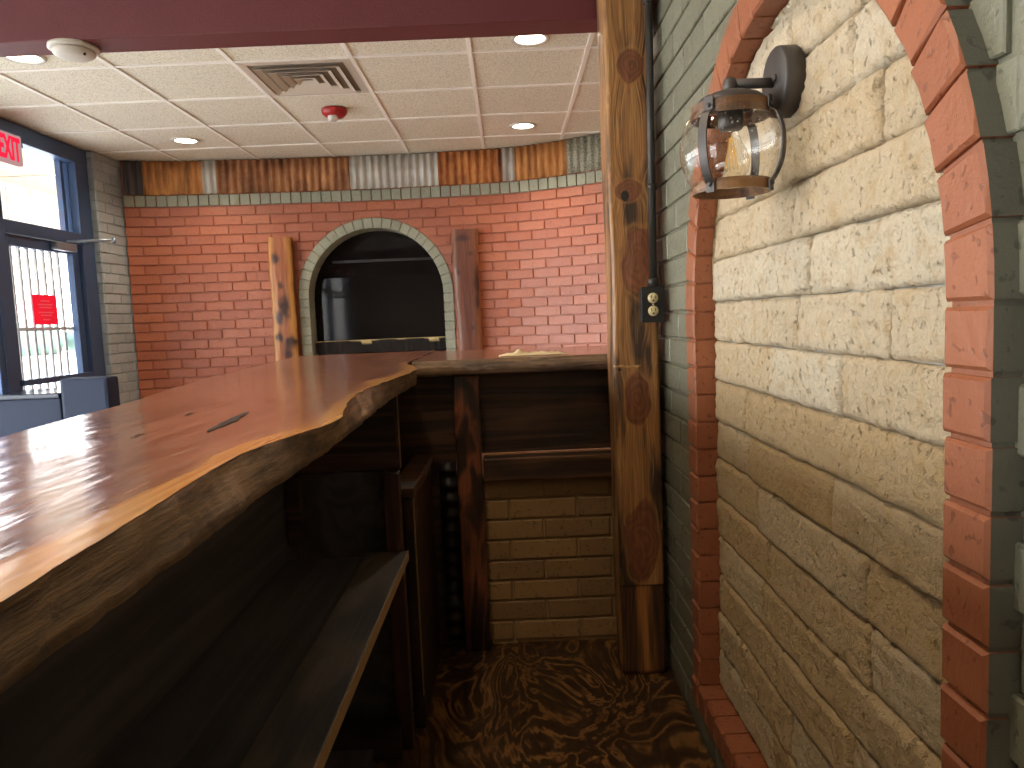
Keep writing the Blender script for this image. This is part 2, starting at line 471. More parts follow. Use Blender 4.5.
# grey arch ring with deep reveal
def ring(mb, c_s, c_z, ri, ro, zbot, P, d0, d1, bw, mats=(0, 0, 0), j=.007, legh=None):
    """legs then the arch; every brick a wedge. mats: face, outer side, inner side"""
    legh = legh or bw
    for sg in (-1, 1):
        n = int(round((c_z - zbot)/legh)); h = (c_z - zbot)/n
        for k in range(n):
            a, b = zbot + k*h + j/2, zbot + (k + 1)*h - j/2
            q = [(c_s + sg*ri, a), (c_s + sg*ro, a), (c_s + sg*ro, b), (c_s + sg*ri, b)]
            sm = [mats[0], mats[1], mats[0], mats[2]]
            brick(mb, q, P, d0, d1 + random.uniform(-.0015, .0015), .004, mats[0], sm)
    n = int(round(PI*(ri + ro)/2/bw))
    for k in range(n):
        a0, a1 = PI*k/n, PI*(k + 1)/n
        g = j/2/((ri + ro)/2)
        a0 += g; a1 -= g
        am = (a0 + a1)/2
        pt = lambda r, a: (c_s + r*math.cos(a), c_z + r*math.sin(a))
        q = [pt(ri, a0), pt(ro, a0), pt(ro, am), pt(ro, a1), pt(ri, a1), pt(ri, am)]
        sm = [mats[0], mats[1], mats[1], mats[0], mats[2], mats[2]]
        brick(mb, q, P, d0, d1 + random.uniform(-.0015, .0015), .004, mats[0], sm)
def ring_core(mb, c_s, c_z, ri, ro, zbot, P, d0, d1, mi, n=40, mo=None):
    prof = [(c_s + ri, zbot), (c_s + ri, c_z)] + [(c_s + ri*math.cos(PI*k/n), c_z + ri*math.sin(PI*k/n)) for k in range(1, n)] + [(c_s - ri, c_z), (c_s - ri, zbot)]
    pro2 = [(c_s + ro, zbot), (c_s + ro, c_z)] + [(c_s + ro*math.cos(PI*k/n), c_z + ro*math.sin(PI*k/n)) for k in range(1, n)] + [(c_s - ro, c_z), (c_s - ro, zbot)]
    L = len(prof)
    vs = [P(a, b, d1) for a, b in prof] + [P(a, b, d1) for a, b in pro2] + [P(a, b, d0) for a, b in prof] + [P(a, b, d0) for a, b in pro2]
    fs = []
    for i in range(L - 1):
        fs += [(i, i + 1, L + i + 1, L + i), (i, 2*L + i, 2*L + i + 1, i + 1), (L + i, L + i + 1, 3*L + i + 1, 3*L + i)]
    mb.add(vs, fs, [mi, mi, mi if mo is None else mo]*(L - 1), .3)
mb = MB()
ring(mb, SA, ZS, RI, RO, .95, PB, -.22, .022, .083, (0, 0, 0))
ring_core(mb, SA, ZS, RI + .006, RO - .006, .95, PB, -.22, .014, 0)
struct(mb.build('trim_1', M['grey_trim']), 'grey painted brick arch framing the dark window in the red wall')
# lower wall fill under the opening and the dark window
mb = MB()
for k in range(24):
    a, b = SA - RO + 2*RO*k/24, SA - RO + 2*RO*(k + 1)/24
    mb.add([PB(a, 0, .0), PB(b, 0, .0), PB(b, .95, .0), PB(a, .95, .0), PB(a, .95, -.3), PB(b, .95, -.3)], [(0, 1, 2, 3), (3, 2, 5, 4)], 0, .4)
struct(mb.build('trim_2', M['red_brick']), 'red painted sill wall under the dark arched window')
win = MB()
n = 40
pr = [(SA + .585, .93), (SA + .585, ZS)] + [(SA + .585*math.cos(PI*k/n), ZS + .585*math.sin(PI*k/n)) for k in range(1, n)] + [(SA - .585, ZS), (SA - .585, .93)]
win.add([PB(a, b, -.205) for a, b in pr] + [PB(a, b, -.215) for a, b in pr], [tuple(range(len(pr))), tuple(range(2*len(pr) - 1, len(pr) - 1, -1))], 0)
w3 = struct(win.build('window_3', M['dark_glass']), 'dark glazed arched window in the red brick wall')
fm = MB()
q0 = PB(SA - .5, 1.9, -.2)
fm.box(q0[0] + .1, q0[0] + .98, q0[1] - .012, q0[1] + .005, 1.895, 1.915)
fm.build('reflection_bar', plain('reflection_dark', lin(44, 42, 42), .5), w3)  # thin bar standing in for a faint reflected line in the glass

# ---- shelf board inside the arch
mb = MB(); nx = 90
x0, x1 = -1.123 - .565, -1.123 + .565
vs = []; att = []
for i in range(nx + 1):
    x = x0 + (x1 - x0)*i/nx
    yb = 6.60; yf = 6.50 + .012*nz(x*7, 1) + .006*nz(x*31, 5)
    zt = 1.212 + .002*nz(x*9, 3); zb = 1.10 + .012*nz(x*6, 9)
    dip = .022*max(0, nz(x*5.2 + 8, 2.2))**.7 if nz(x*5.2 + 8, 2.2) > .12 else 0
    prof = [(yb, zt), (yf + .003, zt), (yf, zt - .005 - dip), (yf + .004, zt - .03 - dip), (yf + .02, zb), (yb, zb)]
    for k, (y, z) in enumerate(prof):
        vs.append((x, y, z))
        c = lin(206, 186, 130) if k == 1 or (k == 2 and dip > .012) else (lin(22, 14, 11) if k != 0 else lin(120, 86, 54))
        att.append(c)
fs = []
for i in range(nx):
    for k in range(6):
        l = (k + 1) % 6; fs.append((i*6 + k, i*6 + l, i*6 + 6 + l, i*6 + 6 + k))
fs += [tuple(range(6)), tuple(nx*6 + k for k in range(6))]
mb.add(vs, fs); mb.att['col'] = ('FLOAT_COLOR', att)
M['shelf_board'] = attr_mat('shelf_board', .85, .3, (.03, 1, 1), 120)
tag(mb.build('window_shelf', M['shelf_board']), 'dark live-edge shelf board with a pale broken edge, set across the dark arched window', 'shelf')

# ---- live-edge slabs either side of the arch
def live_slab(name, label, xl, xr, z0, z1, yfr, th, light, red, seed, knots, tilt=0., skew=0.):
    mb = MB(); NU, NV = 30, 220; vs = []; cols = []
    t = thing(name, label, 'wood slab', ((xl + xr)/2, yfr + th/2, z0), 'live-edge slabs flanking the arch')
    for j in range(NV + 1):
        z = z0 + (z1 - z0)*j/NV
        l = xl + .014*nz(z*2.2, seed) + .006*nz(z*9, seed + 3) + tilt*(z - z0)
        r = xr + .022*nz(z*1.7, seed + 7) + .008*nz(z*8, seed + 5) + tilt*(z - z0)
        for i in range(NU + 1):
            u = i/NU; x = lerp(l, r, u)
            e = min(u, 1 - u)
            y = yfr + .018*math.exp(-e*14) + .002*nz(x*30, z*4, seed) + skew*u
            vs.append((x, y, z))
            w = x + .05*fbm(x*3, z*1.5, seed)
            g = nz(w*42, z*.9, seed)*.5 + .5
            edge = math.exp(-(e/(.20 + .14*nz(z*2.4, seed + 11)))**2)
            c = mixc(red[0], red[1], g)
            c = mixc(c, mixc(light[0], light[1], g), edge)
            for (kx, kz, rx, rz) in knots:
                d = math.hypot((x - kx)/rx + .5*nz(z*20, x*20, 2), (z - kz)/rz + .4*nz(z*16, x*16, 8))
                c = mixc(c, lin(64, 34, 26), 1.1*math.exp(-d**3))
            cols.append(c)
        for i, x in enumerate((r, l)):
            vs.append((x - (.004 if i == 0 else -.004), yfr + th + skew*(1 - i), z)); cols.append(lin(70, 44, 30))
    W = NU + 3; fs = []
    for j in range(NV):
        for i in range(W):
            k = (i + 1) % W; fs.append((j*W + i, j*W + k, (j + 1)*W + k, (j + 1)*W + i))
    fs += [tuple(range(W))[::-1], tuple(NV*W + i for i in range(W))]
    mb.add(vs, fs, 0, None, False); mb.att['col'] = ('FLOAT_COLOR', cols)
    mb.build('plank', M['live'], t)
    return t
live_slab('wood_slab', 'honey-coloured live-edge slab with purple knots standing left of the dark arch', -1.99, -1.80, 0, 2.105, 6.28, .085,
          (lin(198, 138, 66), lin(222, 168, 94)), (lin(150, 86, 56), lin(188, 116, 72)), 3.1,
          [(-1.93, 1.93, .03, .045), (-1.90, 1.70, .02, .03), (-1.88, 1.52, .045, .10), (-1.93, 1.43, .03, .06), (-1.85, 1.22, .06, .05), (-1.88, 1.12, .04, .08), (-1.94, 1.27, .03, .04)], .0, .02)
live_slab('wood_slab', 'dull red-brown live-edge slab with a dark bark notch standing right of the dark arch', -.425, -.225, 0, 2.105, 6.27, .07,
          (lin(118, 70, 46), lin(142, 90, 58)), (lin(92, 50, 38), lin(126, 74, 54)), 9.4,
          [(-.35, 2.03, .05, .03), (-.25, 1.66, .025, .12), (-.25, 1.5, .02, .06), (-.30, 1.28, .016, .02), (-.40, 1.75, .015, .02), (-.29, 1.9, .02, .02)], -.004)

# ---- corrugated sheets above
def corrugated(sx0, sx1, z0, z1, mat, label, d=.03, pitch=.064, amp=.011):
    a, b = s_at(sx0), s_at(sx1); mb = MB(); n = max(6, int((b - a)/pitch*12)); vs = []
    for i in range(n + 1):
        s = a + (b - a)*i/n; o = d + amp*math.cos(2*PI*s/pitch)
        for z in (z0, z1): vs.append(PB(s, z, o))
        for z in (z0, z1): vs.append(PB(s, z, o - .0015))
    fs = []
    for i in range(n):
        p = i*4; q = p + 4
        fs += [(p, q, q + 1, p + 1), (p + 2, p + 3, q + 3, q + 2), (p, p + 2, q + 2, q), (p + 1, q + 1, q + 3, p + 3)]
    fs += [(0, 1, 3, 2), (n*4, n*4 + 2, n*4 + 3, n*4 + 1)]
    mb.add(vs, fs, 0, None, True)
    return tag(mb.build('corrugated_sheet', mat), label, 'corrugated sheet', 'corrugated metal sheets under the ceiling')
for (a, b, k, lab, d) in [
    (-3.13, -2.99, 'dark', 'narrow corrugated strip darkened with the corner shadow, beside the grey brick pier', .034),  # corner shadow put into its colour
    (-3.00, -2.50, 'tan', 'orange rusted corrugated sheet nearest the glass door, below the ceiling', .030),
    (-2.51, -2.40, 'silver', 'narrow silver corrugated strip between the two rustiest sheets, up and left of the arch', .036),
    (-2.41, -1.28, 'brown', 'longest rusted brown corrugated sheet, above the left half of the arch', .030),
    (-1.29, -1.18, 'silver', 'narrow weathered grey corrugated strip at the right end of the longest rusty sheet', .036),
    (-1.19, -.535, 'silver', 'wide bare silver corrugated sheet above the right half of the arch', .032),
    (-.54, .02, 'rust', 'rusted corrugated sheet immediately right of the wide silver one', .030),
    (.01, .12, 'silver', 'narrow silver corrugated strip between the two rusted sheets near the bend of the wall', .036),
    (.11, .55, 'tan', 'rusted corrugated sheet on the bend of the wall, beside the mottled galvanised one', .030),
    (.54, 1.3, 'spangle', 'mottled galvanised corrugated sheet next to the timber post', .034)]:
    corrugated(a, b, 2.492, 2.7675, M['c_' + k], lab, d)

# ---- right wall (grey brick) with the stone-filled arch
WX, AX, SX = .480, .452, .502
YC, YR, YO, ZSP, ZSILL = 1.292, .521, .596, 1.345, .40
def PR(s, z, d): return (WX + .008 - d, s, z)      # d towards the room
def cutR(s):
    u = abs(s - YC)
    return None if u >= YO - .008 else ZSP + math.sqrt((YO - .008)**2 - u*u)
mb = MB()
ys = [-3.0, .684] + [.684 + 1.2*k/60 for k in range(1, 61)] + [2.78]
ys = sorted(set(ys))
for a, b in zip(ys, ys[1:]):
    m = (a + b)/2; u = abs(m - YC); lo = 0
    if u < YO - .02:
        lo = ZSP + math.sqrt((YO - .02)**2 - u*u)
        mb.add([PR(a, 0, 0), PR(b, 0, 0), PR(b, .33, 0), PR(a, .33, 0)], [(0, 1, 2, 3)], 0, .3)
    mb.add([PR(a, lo, 0), PR(b, lo, 0), PR(b, ZC, 0), PR(a, ZC, 0)], [(0, 1, 2, 3)], 0, .3)
mb.box(.60, .72, -3, 2.78, 0, ZC, 0, 0, .3)
mb.add([(.488, 2.78, 0), (.60, 2.78, 0), (.60, 2.78, ZC), (.488, 2.78, ZC)], [(0, 1, 2, 3)], 0, .3)
courses(mb, PR, -3.0, YC - YO + .008, .2, ZC, .235, .0765, .007, 0, .008, None, 0, .0012, .003, .07)
courses(mb, PR, YC + YO - .008, 2.78, .2, ZC, .235, .0765, .007, 0, .008, None, 0, .0012, .003, .02)
courses(mb, PR, YC - YO + .008, YC + YO - .008, .2 + .0765*15, ZC, .235, .0765, .007, 0, .008, cutR, 0, .0012, .003, .1)
courses(mb, PR, YC - YO + .008, YC + YO - .008, .2, .33, .235, .065, .007, 0, .008, None, 0, .0012, .003, .1)
struct(mb.build('wall_right', M['grey_brick']), 'grey painted brick wall beside the bar')

def PA(s, z, d): return (d, s, z)
mb = MB()
PRa = lambda s, z, d: (WX - d, s, z)
ring(mb, YC, ZSP, YR, YO, .395, PRa, -.06, WX - AX, .072, (0, 1, 0), .006, .0685)
ring_core(mb, YC, ZSP, YR + .005, YO - .004, .33, PRa, -.06, WX - AX - .007, 0, 40, 1)
# sill of red headers
y = YC - YO
while y < YC + YO - .02:
    e = min(y + .075, YC + YO)
    brick(mb, [(y + .003, .325), (e - .003, .325), (e - .003, .392), (y + .003, .392)], PRa, -.06, WX - AX + .006, .006, 0)
    y += .075
struct(mb.build('trim_3', [M['arch_red'], M['arch_grey']]), 'red brick arch with grey painted outer edge around the pale stone')

# stone infill
mb = MB()
inside = lambda s: ZSP + math.sqrt(max(0, (YR - .004)**2 - (s - YC)**2))
def PS(s, z, d): return (SX + .02 - d, s, z)
mb.box(SX + .022, SX + .05, YC - YR - .02, YC + YR + .02, .36, ZSP + YR + .02, 1)
rows = [.40]; 
while rows[-1] < 1.9: rows.append(rows[-1] + random.choice([.094, .0965, .099]))
pre = {}
def joints(k, z):
    fixed = {10: [1.24], 9: [1.29, .98], 8: [1.42, 1.12], 7: [1.58], 11: [1.30, .86], 12: [1.45, 1.0]}
    if k in fixed: return fixed[k]
    out = []; y = .767 + random.uniform(.16, .4)
    while y < 1.70: out.append(y); y += random.uniform(.26, .48)
    return out
for k, (za, zb) in enumerate(zip(rows, rows[1:])):
    js = [YC - YR + .004] + sorted(joints(k, za)) + [YC + YR - .004]
    for a, b in zip(js, js[1:]):
        if ZSP + YR < za: continue
        sd = random.uniform(0, 100); base = random.uniform(-.003, .004)
        ny = max(6, int((b - a)/.0065)); nzv = 15
        g = .0012; vs = []; ok = 0
        rz0, rz1 = za + g, zb - g
        tilt = random.uniform(-.006, .006)
        for j in range(nzv + 1):
            for i in range(ny + 1):
                yy = lerp(a + g*.8, b - g*.8, i/ny); zz = lerp(rz0, rz1, j/nzv)
                ed = min(i/ny*(b - a), (1 - i/ny)*(b - a), j/nzv*(zb - za), (1 - j/nzv)*(zb - za))
                yw = yy + .003*nz(zz*40, sd, 1)*(1 if 0 < i < ny else .6)
                zw = zz + .0032*nz(yy*22, sd, j*.01)
                h = .020 + base + .006*fbm(yy*9, zz*14, sd, 4) + .004*abs(nz(yy*42, zz*34, sd)) + .0032*nz(yy*75, zz*95, sd) + tilt*(j/nzv - .5)
                h *= (1 - .30*math.exp(-ed/.0018))
                top = inside(yw); ok += zw < top
                zw = min(zw, top)
                vs.append(PS(yw, zw, h))
        if ok < 8: continue
        nf = (ny + 1)*(nzv + 1); W = ny + 1; fs = []
        for j in range(nzv):
            for i in range(ny): fs.append((j*W + i, j*W + i + 1, (j + 1)*W + i + 1, (j + 1)*W + i))
        # skirt back to the mortar bed
        loop = list(range(W)) + [j*W + ny for j in range(1, nzv + 1)] + [nzv*W + i for i in range(ny - 1, -1, -1)] + [j*W for j in range(nzv - 1, 0, -1)]
        for q, idx in enumerate(loop): vs.append((SX + .024, vs[idx][1], vs[idx][2]))
        L = len(loop)
        for q in range(L):
            r = (q + 1) % L; fs.append((loop[q], loop[r], nf + r, nf + q))
        mb.add(vs, fs, 0, random.uniform(.5, 1) if za > 1.08 else random.uniform(0, .42), True)  # courses below the split height draw only from the golden end of the tones
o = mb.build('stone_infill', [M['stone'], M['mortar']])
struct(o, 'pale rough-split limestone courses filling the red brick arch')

# ---- left wall: storefront
GX = -3.26
mb = MB()
mb.box(GX - .12, GX + .02, -3.0, -2.2, 0, ZC); mb.box(GX - .12, GX + .02, -2.2, 5.86, 2.72, 2.95)
mb.box(GX - .12, GX + .02, -2.2, 4.72, 0, .12)
struct(mb.build('wall_left', M['wall_plain']), 'window wall on the street side')
mb = MB()
# grey brick pier between the door and the red wall
def PP1(s, z, d): return (-3.160 + d, s, z)
def PP2(s, z, d): return (s, 5.872 - d, z)
mb.box(-3.40, -3.161, 5.872, 6.6, 0, ZC, 0, 0, .3)
courses(mb, PP1, 5.868, 6.3, 0, ZC, .235, .0797, .008, 0, .008, None, 0)
courses(mb, PP2, -3.262, -3.158, 0, ZC, .12, .0797, .008, 0, .008, None, 0)
struct(mb.build('trim_4', M['pier_brick']), 'grey brick pier between the glass door and the red wall')

def frame_rect(mb, x0, x1, y0, y1, z0, z1, w):
    mb.box(x0, x1, y0, y0 + w, z0, z1, 0, .004); mb.box(x0, x1, y1 - w, y1, z0, z1, 0, .004)
    mb.box(x0, x1, y0 + w, y1 - w, z0, z0 + w, 0, .004); mb.box(x0, x1, y0 + w, y1 - w, z1 - w, z1, 0, .004)
# door opening frame with transom
mb = MB()
mb.box(GX - .06, GX + .06, 5.70, 5.862, 0, 2.649, 0, .004)
mb.box(GX - .06, GX + .06, 4.72, 4.83, 0, 2.649, 0, .004)
mb.box(GX - .06, GX + .06, 4.83, 5.70, 2.04, 2.12, 0, .004)
mb.box(GX - .06, GX + .06, 4.72, 5.862, 2.65, 2.766, 0, .004)
mb.box(GX - .05, GX - .01, 5.62, 5.66, 2.12, 2.65)
w1 = struct(mb.build('window_1', M['frame']), 'dark framed transom window above the glass door')
mb = MB(); mb.box(GX - .004, GX + .004, 4.83, 5.70, 2.12, 2.65); mb.build('glass_pane', M['pane'], w1)
# door
mb = MB(); frame_rect(mb, GX - .025, GX + .025, 4.835, 5.695, .01, 2.035, .075)
mb.box(GX - .025, GX + .025, 4.91, 5.62, .085, .25)
d1 = struct(mb.build('door_1', M['frame']), 'dark framed glass street door with security bars')
mb = MB(); mb.box(GX - .004, GX + .004, 4.91, 5.62, .25, 1.96); mb.build('glass_pane', M['pane'], d1)
mb = MB(); mb.box(GX + .035, GX + .07, 4.86, 5.67, 1.035, 1.075, 0, .006); mb.box(GX + .02, GX + .04, 4.86, 4.90, 1.04, 1.07); mb.box(GX + .02, GX + .04, 5.63, 5.67, 1.04, 1.07)
mb.build('push_bar', M['frame'], d1)
for k in range(8):
    y = 4.955 + .088*k
    mb = MB(); mb.box(GX - .075, GX - .053, y - .011, y + .011, .1, 2.02, 0, .003); mb.build('security_bar', M['bars'], d1)
for z in (.5, 1.41):
    mb = MB(); mb.box(GX - .053, GX - .037, 4.86, 5.68, z - .012, z + .012, 0, .003); mb.build('cross_bar', M['bars'], d1)
mb = MB(); mb.box(GX + .03, GX + .075, 5.35, 5.60, 1.97, 2.03, 0, .006)
mb.tube([(GX + .06, 5.5, 2.04), (GX + .34, 5.62, 2.055)], .010); mb.tube([(GX + .34, 5.62, 2.07), (GX + .34, 5.62, 2.03)], .014)
mb.tube([(GX + .34, 5.62, 2.055), (GX + .06, 5.72, 2.05)], .008)
mb.build('door_closer', M['alu'], d1)
# storefront bays out of frame but lighting the room
k = 0
for y0 in (-2.2, -.47, 1.26, 2.99):
    mb = MB(); frame_rect(mb, GX - .05, GX + .05, y0, y0 + 1.73, .12, 2.72, .05)
    mb.box(GX - .05, GX + .05, y0 + .05, y0 + 1.68, 2.05, 2.12)
    w = struct(mb.build('window_%d' % (4 + k), M['frame']), 'tall dark framed shop window on the street side'); k += 1
    mb = MB(); mb.box(GX - .004, GX + .004, y0 + .05, y0 + 1.68, .17, 2.67); mb.build('glass_pane', M['pane'], w)

# notice on the door glass
t = thing('paper_notice', 'bright pink-red paper notice stuck on the glass door', 'notice', (GX + .006, 5.26, 1.54))
mb = MB(); mb.box(GX + .005, GX + .007, 5.125, 5.395, 1.44, 1.648); mb.build('sheet', M['pink'], t)
for z, w in ((1.60, .10), (1.575, .16), (1.555, .14), (1.52, .17), (1.50, .12), (1.47, .08)):
    mb = MB(); mb.box(GX + .0072, GX + .008, 5.26 - w/2, 5.26 + w/2, z, z + .009); mb.build('printed_line', M['pinktext'], t)

# exit sign
t = thing('exit_sign', 'white exit sign with red capital letters hung high above the glass door', 'exit sign', (-3.17, 4.90, 2.50))
mb = MB(); mb.box(-3.185, -3.145, 4.745, 5.00, 2.475, 2.665, 0, .006); mb.build('housing', M['exit_white'], t)
mb = MB(); mb.box(-3.21, -3.15, 4.74, 5.01, 2.67, 2.70, 0, .004); mb.box(-3.20, -3.16, 5.005, 5.04, 2.60, 2.64, 0, .008); mb.build('mounting_bracket', M['frame'], t)
cu = bpy.data.curves.new('txt', 'FONT'); cu.body = 'EXIT'; cu.size = .205; cu.extrude = .002; cu.align_x = 'CENTER'; cu.offset = .0065; cu.space_character = 1.02
to = bpy.data.objects.new('txt', cu); COL.objects.link(to)
bpy.context.view_layer.update()
me = bpy.data.meshes.new_from_object(to.evaluated_get(bpy.context.evaluated_depsgraph_get()))
bpy.data.objects.remove(to); bpy.data.curves.remove(cu)
rot = Matrix(((0, 0, 1), (1, 0, 0), (0, 1, 0)))
zs = [v.co.y for v in me.vertices]; zm = (min(zs) + max(zs))/2
xm = (min(v.co.x for v in me.vertices) + max(v.co.x for v in me.vertices))/2
KX = .205/(max(v.co.x for v in me.vertices) - min(v.co.x for v in me.vertices))
for v in me.vertices:
    c = Vector(((v.co.x - xm)*KX, v.co.y - zm, v.co.z)); p = rot @ c
    v.co = p + Vector((-3.142, 4.873, 2.57)) - Vector(t.location)
me.materials.clear(); me.materials.append(M['exit_red'])
o = bpy.data.objects.new('lettering', me); COL.objects.link(o); o.parent = t

# porch outside
mb = MB()
mb.box(-5.1, -3.42, -4, 9, 2.95, 3.05, 0)
mb.box(-4.9, -4.55, 6.05, 6.45, 2.93, 2.955, 2)
for y in (4.9, 6.2, 7.5, 3.5, 2.2): mb.box(-5.0, -3.42, y, y + .02, 2.945, 2.952, 2)
y = -4.
while y < 9:
    mb.box(-5.12, -5.08, y + .006, y + .40, 2.42, 3.0, 1); y += .405
mb.box(-5.14, -5.115, -4, 9, 2.42, 3.0, 2)
struct(mb.build('porch_exterior', [M['soffit'], M['fascia'], plain('porch_vent', lin(150, 140, 120), .8)]), 'cream porch ceiling and white board fascia outside the window')
mb = MB(); mb.box(-60, -3.42, -60, 60, -.1, -.02); struct(mb.build('ground_exterior', M['concrete']), 'pale paving outside')
t = thing('hedge_exterior', 'blurred grey-green treeline far beyond the glass door', 'trees', (-40, 60, -.02))
mb = MB()
for i in range(40):
    bm = bmesh.new(); bmesh.ops.create_icosphere(bm, subdivisions=2, radius=1)
    for v in bm.verts: v.co *= 1 + .3*nz(v.co.x*2 + i, v.co.y*2, v.co.z*2)
    c = Vector((-58 + i*1.2, 60 + random.uniform(-2, 2), 1.0)); s_ = random.uniform(1.2, 2.)
    mb.bm(bm, 0, None, True, Matrix.Translation(c) @ Matrix.Diagonal((s_*1.2, s_, s_*.9, 1)))
mb.build('foliage', M['tree'], t)

# ---- wall behind the camera, side pieces, floors, ceiling
mb = MB(); mb.box(-3.4, .7, -3.1, -3.0, 0, ZC); struct(mb.build('wall_front', M['wall_plain']))
mb = MB(); mb.box(1.7, 1.8, 2.78, 5.4, 0, ZC); mb.box(.72, 1.75, 2.68, 2.78, 0, ZC)
struct(mb.build('wall_side', M['wall_plain']), 'wall of the side bay behind the timber post')
mb = MB(); mb.box(-3.4, 2.0, -3.1, 6.9, -.02, 0); struct(mb.build('floor', M['floor_main']))
mb = MB(); mb.box(-.60, .475, -3.0, 2.60, .0, .2); struct(mb.build('floor_raised', M['ply']), 'raised dark stained plywood floor behind the bar')
mb = MB(); mb.box(-3.4, 2.0, -3.1, 6.9, ZC + .006, ZC + .12, 0)
GXs = [-.145 + .635*k for k in range(-6, 4)]; GYs = [4.097 + .62*k for k in range(-12, 5)]
for x in GXs: mb.box(x - .012, x + .012, -3, 6.7, ZC - .002, ZC + .008, 1)
for y in GYs: mb.box(-3.4, 2, y - .012, y + .012, ZC - .001, ZC + .008, 1)
struct(mb.build('ceiling', [M['tile'], M['tbar']]), 'drop ceiling of speckled cream tiles')
mb = MB()
mb.box(-3.2, .488, 2.48, 2.605, 2.30, ZC + .004, 0, .004)
struct(mb.build('beam', M['wine']), 'dark wine-red painted header beam over the bar')

# ---- ceiling fittings
t = thing('ceiling_vent', 'square metal air vent with nested louvres in the ceiling', 'vent', (-1.097, 4.407, ZC))
cx, cy = -1.097, 4.407
def sq(mb, r0, z0, r1, z1, th=.003):
    vs = []
    for (r, z) in ((r0, z0), (r1, z1), (r1, z1 + th), (r0, z0 + th)):
        vs += [(cx + sx*r*1.0, cy + sy*r*.98, z) for sx, sy in ((-1, -1), (1, -1), (1, 1), (-1, 1))]
    fs = []
    for a in range(4):
        b = (a + 1) % 4
        for q in range(4):
            p = (q + 1) % 4; fs.append((a*4 + q, a*4 + p, b*4 + p, b*4 + q))
    mb.add(vs, fs)
mb = MB(); sq(mb, .305, ZC - .004, .262, ZC - .004, .006); mb.build('frame', M['vent'], t)
mb = MB(); mb.box(cx - .26, cx + .26, cy - .255, cy + .255, ZC + .001, ZC + .004); mb.build('duct_opening', M['duct'], t)
for r in (.235, .175, .115, .06):
    mb = MB(); sq(mb, r, ZC - .020, r - .030, ZC - .004, .003); mb.build('louvre', M['vent'], t)
t = thing('ceiling_fire_strobe', 'red ceiling fire alarm strobe between the vent and the arch', 'fire alarm', (-1.09, 5.04, ZC - .002))
mb = MB(); mb.lathe([(.082, ZC - .002), (.085, ZC - .012), (.078, ZC - .032), (.058, ZC - .05), (.03, ZC - .056), (0.001, ZC - .057)], (-1.09, 5.04, 0), 32); mb.build('housing', M['strobe_red'], t)
mb = MB(); mb.lathe([(.034, ZC - .050), (.034, ZC - .066), (.024, ZC - .080), (.001, ZC - .084)], (-1.095, 5.01, 0), 20); mb.build('lens', M['strobe_lens'], t)
t = thing('smoke_detector', 'round white smoke detector under the wine-red beam', 'smoke detector', (-1.392, 2.535, 2.30))
mb = MB(); mb.lathe([(.076, 2.299), (.077, 2.289), (.07, 2.286)], (-1.392, 2.535, 0), 40); mb.build('base', M['white_plastic'], t)
mb = MB(); mb.lathe([(.060, 2.286), (.064, 2.282), (.063, 2.274), (.052, 2.266), (.03, 2.263), (.001, 2.262)], (-1.392, 2.535, 0), 40); mb.build('cover', M['white_plastic'], t)
mb = MB(); mb.lathe([(.004, 2.270), (.004, 2.262), (.001, 2.2615)], (-1.345, 2.51, 0), 10); mb.build('indicator', M['slot'], t)

def can(x, y, label, power=34., base=None):
    t = thing('recessed_ceiling_light', label, 'ceiling light', (x, y, ZC), 'recessed ceiling lights')
    if base is None:
        mb = MB(); mb.lathe([(.076, ZC + .004), (.079, ZC - .006), (.1, ZC - .007), (.103, ZC + .001)], (x, y, 0), 36, cap=False); mb.build('trim_ring', M['white_plastic'], t)
        mb = MB(); mb.lathe([(.001, ZC - .0015), (.078, ZC - .0015)], (x, y, 0), 36, cap=False); mb.build('lens', M['can_lens'], t)
    else:
        for ch in base.children:
            if ch.type == 'LIGHT': continue
            c = ch.copy(); COL.objects.link(c); c.parent = t
    ld = bpy.data.lights.new('lamp', 'SPOT'); ld.energy = power; ld.color = (1, .84, .64); ld.spot_size = math.radians(150); ld.spot_blend = .8; ld.shadow_soft_size = .07
    lo = bpy.data.objects.new('lamp', ld); COL.objects.link(lo); lo.parent = t; lo.location = (0, 0, -.03)
    return t
c0 = can(.172, 5.66, 'recessed round ceiling light near the bend of the back wall, beside the post')
can(.172, 3.93, 'recessed round ceiling light just past the beam, next to the post', base=c0)
can(-2.35, 5.68, 'recessed round ceiling light nearest the glass door and pier', base=c0)
can(-2.40, 3.90, 'recessed round ceiling light partly behind the beam, beside the smoke detector', base=c0)
can(-.46, 1.05, 'recessed round ceiling light over the bar top, in front of the stone arch', 31., c0)
can(-.46, -1.2, 'unseen added ceiling light over the near end of the bar top', 30., c0)  # out of view; added to light the bar area

# ---- booth and cabinet by the door
t = thing('service_cabinet', 'low black cabinet with a glossy top near the glass door', 'cabinet', (-2.92, 4.62, 0))
mb = MB(); mb.box(-3.16, -2.70, 4.42, 4.82, 0, .985, 0, .008); mb.build('body', M['black_vinyl'], t)
mb = MB(); mb.box(-3.17, -2.695, 4.40, 4.83, .987, 1.017, 0, .006); mb.build('top', M['gloss_top'], t)
t = thing('booth_bench', 'black padded booth back standing right of the low black cabinet, by the pier', 'booth', (-2.54, 4.6, 0))
mb = MB(); mb.box(-2.685, -2.40, 4.40, 4.54, .02, 1.10, 0, .02); mb.build('backrest', M['black_vinyl'], t)
mb = MB(); mb.box(-2.685, -2.40, 4.55, 5.0, .30, .47, 0, .03); mb.build('seat', M['black_vinyl'], t)
mb = MB(); mb.box(-2.67, -2.41, 4.55, 4.96, 0, .295); mb.build('base', M['box_black'], t)

